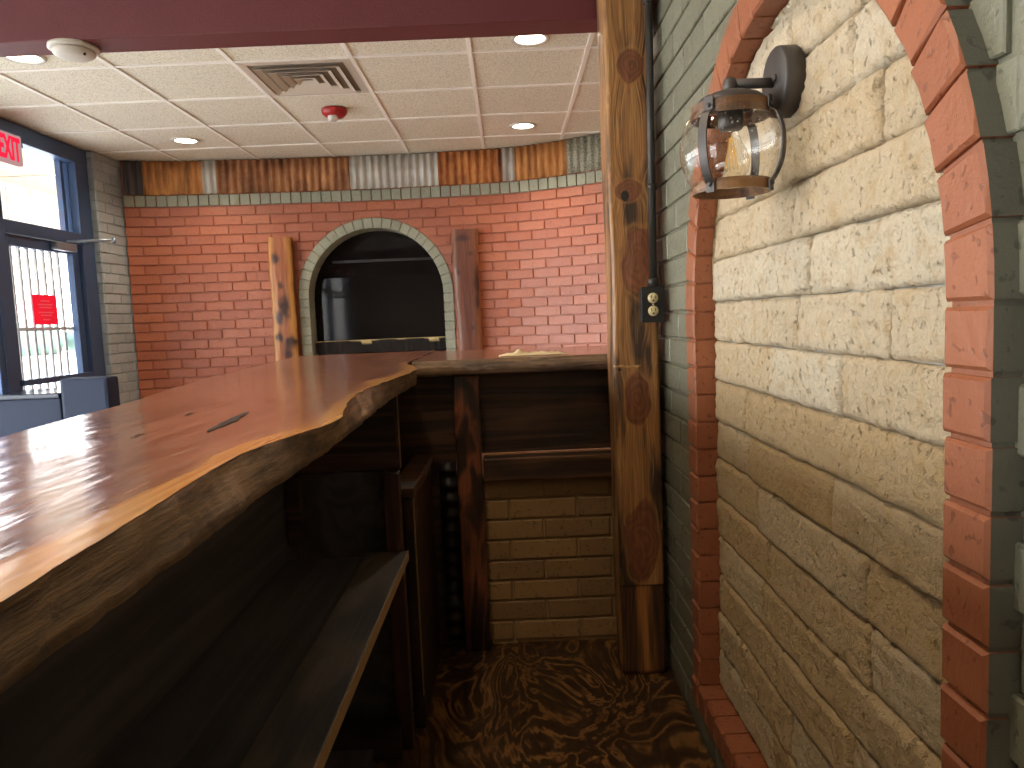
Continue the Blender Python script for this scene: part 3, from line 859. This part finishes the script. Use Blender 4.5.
# ================================================================== the bar
ZT, ZB = 1.22, 1.172
inner = [(-.9, -.258), (.0, -.262), (.30, -.258), (.355, -.258), (.445, -.265), (.571, -.274), (.70, -.284), (.768, -.286), (.852, -.272), (.976, -.243), (1.04, -.243), (1.102, -.252), (1.25, -.276), (1.402, -.293), (1.52, -.288), (1.639, -.281), (1.76, -.270), (1.882, -.258), (2.02, -.258), (2.15, -.275), (2.28, -.310), (2.35, -.327), (2.41, -.332)]
innerb = [(-.9, -.262), (.4, -.264), (.6, -.266), (.8, -.270), (1.0, -.264), (1.23, -.268), (1.7, -.282), (2.1, -.270), (2.3, -.300), (2.41, -.330)]
outer = [(-.9, -.655), (.5, -.668), (.983, -.685), (1.36, -.722), (1.97, -.825), (2.64, -.89), (3.3, -.94)]
sapw = [(-.9, .03), (.4, .036), (.7, .022), (.85, .036), (1.0, .030), (1.2, .020), (1.4, .012), (1.55, .010), (1.65, .05), (1.8, .035), (2.0, .03), (2.4, .02)]
cracks = [((-.392, .942), (-.412, 1.155), .018), ((-.476, .915), (-.481, .955), .004), ((-.508, 1.14), (-.512, 1.18), .005), ((-.36, .62), (-.37, .70), .002)]
mb = MB(); NU = 44; ysl = []
y = -.9
while y < 3.30:
    ysl.append(y); y += .05 if y < .2 else (.008 if y < 2.42 else .02)
ysl.append(3.30)
ncol = NU + 5
vs = []; svs = []; sap = []; side = []
def dist_seg(px, py, a, b):
    ax, ay = a; bx, by = b; dx, dy = bx - ax, by - ay
    t = max(0, min(1, ((px - ax)*dx + (py - ay)*dy)/(dx*dx + dy*dy)))
    return math.hypot(px - ax - t*dx, py - ay - t*dy), t
for y in ysl:
    if y <= 2.41:
        xi = interp(inner, y) + (.0035*nz(y*26, 3.3) + .0018*nz(y*80, 1.7))*(.35 if y < .9 else 1) + (.006*nz(y*13, 9.9) if 1.0 < y < 2.3 else 0)
        xb = interp(innerb, y) + .005*nz(y*18, 6.1) + .002*nz(y*70, 2.2)
    else: xi = -.332; xb = -.332
    xo = interp(outer, y) + .006*nz(y*6, 4.4)
    sw = interp(sapw, y)*(1 + .25*nz(y*8, 2.9))
    if y > 2.41: sw = 0
    for i in range(NU + 1):
        u = (i/NU)**.75; x = lerp(xo, xi, u)
        z = ZT + .0006*nz(x*14, y*4)
        for (a, b, w) in cracks:
            d, tt = dist_seg(x, y, a, b); ww = w*math.sin(PI*min(.98, max(.02, tt)))**.6
            pass
        e = xi - x
        vs.append((x, y, z)); side.append(0.)
        sap.append(0 if sw <= 0 else max(0, min(1, (sw - e + .006)/.010)))
    svs.append((xi + .0005, y, ZT - .0004))
    for f in (.10, .32, .55, .78):
        x = lerp(xi, xb, f) + .0030*nz(y*22, f*8) + .0022*nz(y*60, f*20) + .004*nz(y*9 + f*3, 4.1)*(1 if y > .6 else .5)
        svs.append((x, y, lerp(ZT, ZB, f)))
    svs.append((xb, y, ZB)); svs.append((xo + .01, y, ZB)); svs.append((xo, y, ZT))
W = NU + 1; V2 = 8; fs = []
for j in range(len(ysl) - 1):
    for i in range(W - 1): fs.append((j*W + i, j*W + i + 1, (j + 1)*W + i + 1, (j + 1)*W + i))
mb.add(vs, fs, 0, None, True); fs = []
for j in range(len(ysl) - 1):
    for i in range(V2 - 1): fs.append((j*V2 + i, j*V2 + i + 1, (j + 1)*V2 + i + 1, (j + 1)*V2 + i))
fs += [tuple(range(V2))[::-1], tuple((len(ysl) - 1)*V2 + i for i in range(V2))]
mb.add(svs, fs, 0, None, True); sap += [0.]*len(svs); side += [1.]*len(svs)
mb.att['sap'] = ('FLOAT', sap); mb.att['side'] = ('FLOAT', side)
t = thing('bar_counter', 'long glossy live-edge redwood bar top with pale sapwood edge and dark cracks', 'bar counter', (-.5, 1.2, ZB))
mb.build('slab', M['slab'], t)
# dark filled cracks
for (a, b, w) in cracks[:3]:
    mb = MB(); n = 26; L = []; R = []
    for k in range(n + 1):
        u = k/n; x = lerp(a[0], b[0], u); y = lerp(a[1], b[1], u)
        ww = w*(math.sin(PI*u)**.7)*(.7 + .5*nz(u*9, w*900)) * .5
        cx_ = x + .006*nz(u*5, w*500)
        L.append((cx_ - ww - .0006, y, ZT + .0012)); R.append((cx_ + ww + .0006, y, ZT + .0012))
    mb.add(L + R, [(k, k + 1, n + 2 + k, n + 1 + k) for k in range(n)], 0)
    mb.build('crack', plain('crack_fill', lin(34, 20, 16), .5), t, False)

# cross section of the L
mb = MB(); vs = []; svs = []; sap = []; side = []
xs = [-.320 + .012*k for k in range(0, 66)]
for x in xs:
    yf = 2.425 + .006*nz(x*9, 3) + .003*nz(x*40, 6); yb = 3.20 - .25*max(0, x + .33)*.7 + .005*nz(x*7, 5)
    for i in range(20):
        u = (i/19); y = lerp(yb, yf, u)
        vs.append((x, y, ZT + .0008*nz(x*4, y*12))); side.append(0); sap.append(max(0, min(1, (.006 - (y - yf) + .012*nz(x*6, 1))/.006)) if x > -.1 else 0)
    svs.append((x, yf - .0005, ZT - .0004))
    for (f, dy) in ((.12, .0), (.35, -.003), (.6, -.004), (.8, .0)):
        svs.append((x, yf + dy + .0045*nz(x*14, f*9) + .002*nz(x*50, f*20), lerp(ZT, ZT - .052, f)))
    svs.append((x, yf + .008, ZT - .052)); svs.append((x, yb, ZT - .052)); svs.append((x, yb, ZT))
W = 20; V2 = 8; fs = []
for j in range(len(xs) - 1):
    for i in range(W - 1): fs.append((j*W + i, j*W + i + 1, (j + 1)*W + i + 1, (j + 1)*W + i))
mb.add(vs, fs, 0, None, True); fs = []
for j in range(len(xs) - 1):
    for i in range(V2 - 1): fs.append((j*V2 + i, j*V2 + i + 1, (j + 1)*V2 + i + 1, (j + 1)*V2 + i))
fs += [tuple(range(V2))[::-1], tuple((len(xs) - 1)*V2 + i for i in range(V2))]
mb.add(svs, fs, 0, None, True); sap += [0.]*len(svs); side += [1.]*len(svs)
mb.att['sap'] = ('FLOAT', sap); mb.att['side'] = ('FLOAT', side)
def slab2_mat():
    m = slab_mat('redwood_slab_across'); 
    for nd in m.node_tree.nodes:
        if nd.type == 'MAPPING':
            s_ = nd.inputs['Scale'].default_value; s_[0], s_[1] = s_[1], s_[0]
    return m
M['slab2'] = slab2_mat()
t = thing('bar_counter', 'short crosswise bar top with dark rough front edge meeting the timber post', 'bar counter', (.05, 2.8, ZT - .052))
mb.build('slab', M['slab2'], t)

# crumpled cloth on the crosswise top
mb = MB(); NX, NY = 46, 20; vs = []
for j in range(NY + 1):
    for i in range(NX + 1):
        u, v = i/NX, j/NY
        x = -.035 + .225*u + .008*nz(v*5, 1.2); y = 2.50 + .075*v + .008*nz(u*6, 4)
        e = min(u, 1 - u, v, 1 - v)
        z = ZT + .003 + .013*(.25 + abs(fbm(u*5, v*3, 3.3)))*min(1, e*9) + (.012*math.exp(-((u - .3)/.05)**2) if v > .4 else 0)*min(1, e*9)
        vs.append((x, y, z))
n0 = len(vs); vs += [(x, y, ZT + .0015) for x, y, z in vs]; W = NX + 1; fs = []
for j in range(NY):
    for i in range(NX):
        q = (j*W + i, j*W + i + 1, (j + 1)*W + i + 1, (j + 1)*W + i); fs.append(q); fs.append(tuple(n0 + k for k in q[::-1]))
loop = list(range(W)) + [j*W + NX for j in range(1, NY + 1)] + [NY*W + i for i in range(NX - 1, -1, -1)] + [j*W for j in range(NY - 1, 0, -1)]
for q in range(len(loop)):
    r = (q + 1) % len(loop); fs.append((loop[q], loop[r], n0 + loop[r], n0 + loop[q]))
mb.add(vs, fs, 0, None, True)
tag(mb.build('crumpled_cloth', M['paper']), 'crumpled cream cloth lying on the crosswise bar top', 'cloth')

# ---- carcass below the long top
ZF = .2; CT = 1.168
t = thing('bar_cabinet', 'dark stained open shelving cabinet under the long bar top', 'cabinet', (-.45, .8, ZF))
mb = MB(); mb.box(-.635, -.605, -.9, 3.1, 0, CT, 0, .002); mb.build('front_panel', M['black_in'], t)
mb = MB(); mb.box(-.60, -.312, 1.955, 1.978, .96, CT, 0, .002); mb.box(-.312, -.305, 1.952, 1.98, .96, CT, 1); mb.build('apron', [M['apron'], M['ledge_x']], t)
mb = MB(); mb.box(-.60, -.345, 1.965, 1.978, .20, .955, 0, .002); mb.build('end_panel', M['black_in'], t)
mb = MB(); mb.box(-.344, -.304, 1.902, 1.950, ZF + .002, .958, 0, .003); mb.build('leg', M['dark_z'], t)
mb = MB(); mb.box(-.396, -.2895, .0, 1.90, .728, .752, 0, .002); sh = mb.build('shelf', M['shelf_grey'], t)
mb = MB(); mb.box(-.289, -.2865, .0, 1.90, .729, .753); mb.build('edge_strip', M['raw_edge'], sh)
mb = MB(); mb.box(-.604, -.398, .0, 1.90, .720, .742, 0, .002); mb.build('shelf', M['black_in'], t)
mb = MB(); mb.box(-.60, -.33, 1.86, 1.895, ZF + .002, .29, 0, .002); mb.build('bottom_board', M['dark_x'], t)
mb = MB(); mb.box(-.60, -.40, .0, 1.85, ZF + .002, .24, 0, .002); mb.build('bottom_shelf', M['black_in'], t)
mb = MB(); mb.box(-.60, -.565, 1.90, 1.945, .78, .955, 0, .002); mb.build('cleat', M['apron'], t)
mb = MB(); mb.box(-.36, -.325, 1.930, 1.953, .905, .93, 0, .002); mb.build('cleat', M['ledge_x'], t)

# ---- front of the crosswise bar
t = thing('bar_paneling', 'dark panelled back of the crosswise bar with flamed upright and ledge', 'bar front', (.05, 2.55, ZF))
BT = ZT - .055
mb = MB(); mb.box(-.199, .474, 2.545, 2.57, .885, BT, 0, .002); mb.build('upper_panel', M['panel_x'], t)
mb = MB(); mb.box(-.105, .474, 2.470, 2.543, .800, .880, 0, .006); ldg = mb.build('ledge', M['ledge_x'], t)
mb = MB(); mb.box(-.105, .40, 2.536, 2.5445, .8805, .8845); mb.build('light_strip', M['raw_edge'], ldg)
mb = MB(); mb.box(-.195, -.108, 2.478, 2.515, ZF + .002, BT, 0, .006); mb.build('upright_board', M['flame'], t)
mb = MB(); mb.box(-.6045, -.20, 2.545, 2.57, .2, BT, 0, .002); mb.build('side_panel', M['panel_x'], t)
mb = MB(); mb.box(-.310, -.281, 2.005, 2.47, ZF + .002, .865, 0, .002); pt = mb.build('partition', M['dark_y'], t)
mb = MB(); mb.box(-.2835, -.2795, 2.0015, 2.0045, .30, .862); mb.build('raw_edge', M['raw_edge'], pt)
mb = MB(); mb.box(-.345, -.279, 2.002, 2.54, .868, .895, 0, .003); mb.build('partition_cap', M['ledge_x'], pt)
# ridged dark metal behind the upright
mb = MB(); vs = []; n = 96
for i in range(n + 1):
    z = .22 + .64*i/n; dd = .008*math.cos(2*PI*i/8)
    vs += [(-.262, 2.528 + dd, z), (-.20, 2.528 + dd, z), (-.262, 2.540, z), (-.20, 2.540, z)]
fs = []
for i in range(n):
    p_, q_ = i*4, i*4 + 4; fs += [(p_, p_ + 1, q_ + 1, q_), (p_ + 2, q_ + 2, q_ + 3, p_ + 3), (p_, q_, q_ + 2, p_ + 2), (p_ + 1, p_ + 3, q_ + 3, q_ + 1)]
fs += [(0, 2, 3, 1), (n*4, n*4 + 1, n*4 + 3, n*4 + 2)]
mb.add(vs, fs, 0, None, True); mb.build('ridged_sheet', M['c_black'], t)
# brick knee wall under the ledge
def PK(s, z, d): return (s, 2.540 - d, z)
mb = MB(); mb.box(-.198, .474, 2.5405, 2.62, ZF, .797, 1)
courses(mb, PK, -.198, .474, ZF + .012, .796, .235, .0728, .009, 0, .010, None, 0, .0015, .003, .06)
struct(mb.build('wall_knee', [M['tan_brick'], M['dark_mortar']]), 'low tan brick wall under the crosswise bar ledge')

# ---- timber post
KN = [(.390, 2.073, .037, .050), (.384, 1.717, .040, .032), (.398, 1.505, .052, .100), (.388, 1.083, .040, .085), (.392, .640, .048, .135)]
def post_col(x, z, face):
    g = x*1.0; ring = 0; kd = 9
    for (kx, kz, rx, rz) in KN:
        dx, dz = (x - kx)/rx, (z - kz)/rz
        d2 = dx*dx + dz*dz*.55
        g += .030*math.copysign(1, dx if dx else 1)*math.exp(-d2*.45)*(1 - math.exp(-abs(dx)*3))
        d = math.hypot(dx + .28*nz(z*16, x*20, kx*9), dz + .22*nz(z*13, x*16, kz))
        kd = min(kd, d)
    w = g + .010*fbm(x*8, z*2.2, 3.3) + face*.7
    s1 = nz(w*150, z*1.1, 1.1)*.5 + .5; s2 = nz(w*420, z*2.2, 5.2)*.5 + .5
    f = .45*s1 + .55*s2
    c = mixc(lin(104, 66, 36), lin(204, 144, 82), (f - .22)*1.8)
    patch = fbm(x*16, z*3.1, 8.8, 4)
    c = mixc(c, lin(66, 46, 30), max(0, (patch + .03)*4.4)*.92)
    c = mixc(c, lin(190, 142, 84), max(0, (-patch - .10)*3.2)*.6)
    st = nz(w*170, z*.7, 22)
    c = mixc(c, lin(40, 28, 18), max(0, st - .30)*3.2)
    sc_ = nz(w*240 + 3*nz(z*9, x*20), z*5, 31)
    c = mixc(c, lin(214, 166, 104), max(0, sc_ - .30)*1.6)
    if face == 0:
        if z < .495:
            q = abs((x - .395)/.020 + .9*nz(z*4, 2) + .8*nz(x*90, z*5))
            c = mixc(mixc(lin(40, 25, 15), lin(106, 68, 38), (s2 - .3)*2.2), mixc(lin(168, 106, 52), lin(196, 134, 70), s2), math.exp(-q*q))
        elif kd < 1.5:
            c = mixc(c, lin(172, 120, 64), .55*math.exp(-((kd - 1.1 - .15*nz(x*30, z*12))/.10)**2))
            if kd < 1.02:
                rg = .5 + .25*math.sin(kd*20 + 5*nz(x*40, z*26)) + .5*fbm(x*30, z*14, 4.4)
                c = mixc(c, mixc(lin(104, 60, 36), lin(148, 90, 54), rg), min(1, (1.02 - kd)*14))
        if math.hypot((x - .366), (z - 1.70)/1.3) < .012: c = lin(20, 14, 10)
        if math.hypot((x - .337), (z - 1.178)) < .005: c = lin(14, 10, 8)
        if abs(z - 1.188 - .006*nz(x*40, 3)) < .0025 and x < .40: c = lin(196, 150, 90)
        if abs(z - .495) < .002: c = lin(40, 26, 16)
    return c
X0, X1, Y0, Y1 = .318, .459, 2.262, 2.410
perim = []
def arc(cx_, cy_, a0, a1, r, n=3): return [(cx_ + r*math.cos(a0 + (a1 - a0)*k/n), cy_ + r*math.sin(a0 + (a1 - a0)*k/n)) for k in range(n + 1)]
r_ = .012
for k in range(90): perim.append((lerp(X0 + r_, X1 - r_, k/89), Y0, 0))
perim += [(a, b, 0) for a, b in arc(X1 - r_, Y0 + r_, -PI/2, 0, r_)[1:-1]]
for k in range(8): perim.append((X1, lerp(Y0 + r_, Y1 - r_, k/7), 1))
for k in range(6): perim.append((lerp(X1 - r_, X0 + r_, k/5), Y1, 1))
for k in range(26): perim.append((X0, lerp(Y1 - r_, Y0 + r_, k/25), 1))
perim += [(a, b, 0) for a, b in arc(X0 + r_, Y0 + r_, PI, 1.5*PI, r_)[1:-1]]
mb = MB(); vs = []; cols = []; W = len(perim); zs = []
z = ZF + .001
while z < 2.766: zs.append(z); z += .003 if z < 2.32 else .03
zs.append(2.766)
for z in zs:
    ins = .006*max(0, 1 - (z - ZF)/.015)
    for (x, y, fc) in perim:
        dx = .004*nz(z*3, 7.7)*(1 if x < .34 else .3 if x > .44 else .6)
        dy = 0
        if fc == 0:
            for (kx, kz, rx, rz) in KN:
                q = ((x - kx)/rx)**2 + ((z - kz)/rz)**2
                dy -= .003*math.exp(-q)
        xx = x + dx + (ins if x < .38 else -ins); yy = y + dy + (ins if y < 2.3 else 0) + .0012*nz(x*40, z*6)
        if z < .495 and y < 2.29: yy += .003
        vs.append((xx, yy, z)); cols.append(post_col(x if fc == 0 else y - 1.9, z, fc))
fs = []
for j in range(len(zs) - 1):
    for i in range(W):
        k = (i + 1) % W; fs.append((j*W + i, j*W + k, (j + 1)*W + k, (j + 1)*W + i))
fs += [tuple(range(W))[::-1], tuple((len(zs) - 1)*W + i for i in range(W))]
mb.add(vs, fs, 0, None, True); mb.att['col'] = ('FLOAT_COLOR', cols)
tag(mb.build('timber_post', M['post']), 'tall knotty rustic timber post at the end of the bar', 'post')

# ---- conduit and outlet
t = thing('electrical_outlet', 'black surface-mounted outlet box with two ivory sockets on the timber post', 'outlet', (.430, 2.25, 1.37))
mb = MB(); mb.box(.400, .462, 2.205, 2.256, 1.322, 1.422, 0, .003); mb.build('box', M['box_black'], t)
mb = MB(); mb.box(.397, .465, 2.2005, 2.2045, 1.319, 1.425, 0, .002); pl = mb.build('cover_plate', M['box_black'], t)
for z in (1.391, 1.353):
    mb = MB(); mb.lathe([(.001, 2.197), (.0145, 2.197), (.0155, 2.1995), (.0155, 2.2003)], (.431, 0, z), 24, 0, 'y'); rc = mb.build('receptacle', M['ivory'], t)
    mb = MB(); mb.box(.4245, .4262, 2.1962, 2.1972, z - .001, z + .008); mb.box(.4358, .4375, 2.1962, 2.1972, z - .001, z + .008)
    mb.lathe([(.001, 2.1962), (.0026, 2.1962), (.0026, 2.1972)], (.431, 0, z - .007), 10, 0, 'y'); mb.build('slots', M['slot'], rc)
mb = MB(); mb.lathe([(.001, 2.1985), (.0025, 2.1985), (.003, 2.2004)], (.431, 0, 1.372), 10, 0, 'y'); mb.build('screw', M['ivory'], t)
t = thing('conduit', 'dark painted conduit pipe running down the post to the outlet box', 'conduit', (.440, 2.235, 1.424))
mb = MB(); mb.tube([(.440, 2.238, 1.432), (.444, 2.236, 2.0), (.448, 2.236, 2.764)], .0115, 16); mb.build('pipe', M['conduit'], t)
mb = MB(); mb.lathe([(.0155, 1.4255), (.0155, 1.447), (.013, 1.452)], (.440, 2.238, 0), 16); mb.build('connector', M['conduit'], t)
for z in (1.72, 2.25):
    mb = MB(); mb.tube([(.443, 2.236, z - .008), (.443, 2.236, z + .008)], .014, 14); mb.build('strap', M['conduit'], t)

# ---- wall lantern
LX, LY, LZ = .393, 1.293, 1.635
t = thing('wall_lantern', 'black wall lantern with seeded glass globe on the pale stone', 'wall lamp', (.48, LY, LZ))
mb = MB(); mb.lathe([(.001, .4655), (.054, .4655), (.0572, .469), (.058, .476), (.058, .499)], (0, LY, 1.7285), 48, 0, 'x'); bp = mb.build('backplate', M['black_metal'], t)
mb = MB(); mb.lathe([(.001, .461), (.006, .461), (.007, .466)], (0, LY - .012, 1.732), 14, 0, 'x'); mb.build('screw', M['black_metal'], bp)
mb = MB(); mb.tube([(.466, LY, 1.7285), (.45, LY, 1.7285), (.393, LY, 1.7285)], .0085, 14)
mb.lathe([(.0115, 1.712), (.0125, 1.728), (.010, 1.737), (.001, 1.740)], (LX, LY, 0), 20); mb.build('arm', M['black_metal'], t)
mb = MB(); mb.lathe([(.013, 1.716), (.03, 1.714), (.050, 1.706), (.0595, 1.697), (.0595, 1.694), (.001, 1.692)], (LX, LY, 0), 40); mb.build('cap', M['black_metal'], t)
def band(z0, z1, r, th=.004):
    m_ = MB(); m_.lathe([(r - th, z0), (r, z0), (r, z1), (r - th, z1), (r - th, z0)], (LX, LY, 0), 48, cap=False, smooth=False); return m_
tb = band(1.671, 1.693, .0655); tb.build('top_band', M['bronze_band'], t)
bb = band(1.547, 1.565, .0655); bb.build('bottom_band', M['bronze_band'], t)
# globe
prof = []
R_ = .0855; zc_ = 1.621
for k in range(29):
    z = lerp(1.684, 1.551, k/28)
    r = .0605 + (R_ - .0605)*max(0, 1 - abs((z - zc_)/.0675)**2.2)
    prof.append((r, z))
mb = MB(); mb.lathe(prof, (LX, LY, 0), 64, cap=False); mb.build('globe', M['globe'], t)
view = math.atan2(-.95, -.295)            # towards the viewer's side of the lantern
for a in (view + math.radians(-29), view + math.radians(66), view + math.radians(153)):
    ca, sa = math.cos(a), math.sin(a); ta = (-sa, ca); vs = []; n = 22
    for k in range(n + 1):
        z = lerp(1.697, 1.543, k/n)
        zz = max(1.551, min(1.684, z)); r = .0672 + max(0, (.0895 - .0672)*(1 - abs((zz - zc_)/.0655)**2.2))
        if z > 1.675 or z < 1.558: r = .0672
        for rr in (r, r + .0028):
            for w in (-.0075, .0075): vs.append((LX + ca*rr + ta[0]*w, LY + sa*rr + ta[1]*w, z))
    fs = []
    for k in range(n):
        p_, q_ = k*4, k*4 + 4
        fs += [(p_, p_ + 1, q_ + 1, q_), (p_ + 2, q_ + 2, q_ + 3, p_ + 3), (p_, q_, q_ + 2, p_ + 2), (p_ + 1, p_ + 3, q_ + 3, q_ + 1)]
    fs += [(0, 2, 3, 1), (n*4, n*4 + 1, n*4 + 3, n*4 + 2)]
    mb = MB(); mb.add(vs, fs); st = mb.build('strap', M['black_metal'], t)
    for z in (1.683, 1.556):
        mb = MB(); c = Vector((LX + ca*.070, LY + sa*.070, z)); dv = Vector((ca, sa, 0))
        mb.tube([c, c + dv*.003], .004, 10); mb.build('bolt', M['black_metal'], st)
mb = MB(); mb.lathe([(.001, 1.691), (.021, 1.691), (.021, 1.657), (.018, 1.653), (.001, 1.653)], (LX, LY, 0), 24); mb.build('socket', M['black_metal'], t)
mb = MB()
mb.lathe([(.013, 1.653), (.014, 1.643), (.018, 1.632), (.027, 1.615), (.0305, 1.598), (.028, 1.583), (.019, 1.571), (.001, 1.567)], (LX, LY, 0), 28, cap=False)
bl = mb.build('bulb', M['bulb'], t)
for k in range(6):
    a = k*PI/3; mb = MB()
    mb.tube([(LX + .003*math.cos(a), LY + .003*math.sin(a), 1.640), (LX + .011*math.cos(a + .5), LY + .011*math.sin(a + .5), 1.588)], .0007, 6)
    mb.build('filament', M['filament'], bl)

# ================================================================== light and camera
w = bpy.data.worlds.new('sky'); SC.world = w; w.use_nodes = True
nt = w.node_tree; bg = nt.nodes['Background']
tc = nt.nodes.new('ShaderNodeTexCoord'); sx = nt.nodes.new('ShaderNodeSeparateXYZ'); nt.links.new(tc.outputs['Generated'], sx.inputs[0])
rp = nt.nodes.new('ShaderNodeValToRGB'); nt.links.new(sx.outputs['Z'], rp.inputs[0])
rp.color_ramp.elements[0].position = .0; rp.color_ramp.elements[0].color = (1, .97, .92, 1)
rp.color_ramp.elements[1].position = .6; rp.color_ramp.elements[1].color = (.82, .90, 1, 1)
nt.links.new(rp.outputs[0], bg.inputs[0]); bg.inputs[1].default_value = 11.0
# daylight portals in the shop windows
ld = bpy.data.lights.new('window_portal', 'AREA'); ld.shape = 'RECTANGLE'; ld.size = 8.1; ld.size_y = 2.6; ld.cycles.is_portal = True
lo = bpy.data.objects.new('window_portal', ld); COL.objects.link(lo); lo.location = (-3.36, 1.8, 1.4)
lo.rotation_euler = Matrix(((0, 0, -1), (1, 0, 0), (0, -1, 0))).to_euler() if False else Vector((1, 0, 0)).to_track_quat('-Z', 'Y').to_euler()

sn = bpy.data.lights.new('sun', 'SUN'); sn.energy = 9.; sn.color = (1, .95, .86); sn.angle = .02
so = bpy.data.objects.new('sun', sn); COL.objects.link(so); so.location = (8, 0, 12)
so.rotation_euler = Vector((-.5, .12, -.86)).to_track_quat('-Z', 'Y').to_euler()
cam = bpy.data.cameras.new('camera'); co = bpy.data.objects.new('camera', cam); COL.objects.link(co); SC.camera = co
cam.sensor_fit = 'HORIZONTAL'; cam.sensor_width = 36; cam.lens = 36*740/1024; cam.clip_start = .02; cam.clip_end = 300
f_ = 740.
yc = Vector((508 - 512, 384 - 318, -f_)).normalized()
xr = Vector((math.cos(.042), math.sin(.042), 0)); xr.z = -(xr.dot(yc))/yc.z; xr.normalize()
zr = xr.cross(yc)
R3 = Matrix((xr, yc, zr))                  # columns of the camera basis in world axes
co.matrix_world = Matrix.Translation((0, 0, 1.35)) @ R3.to_4x4()

SC.view_settings.view_transform = 'Standard'
try: SC.view_settings.look = 'None'
except Exception: pass
SC.view_settings.gamma = 1; SC.view_settings.use_curve_mapping = False
SC.view_settings.exposure = 0.4
for o in bpy.data.objects:
    if '_o' in o: del o['_o']
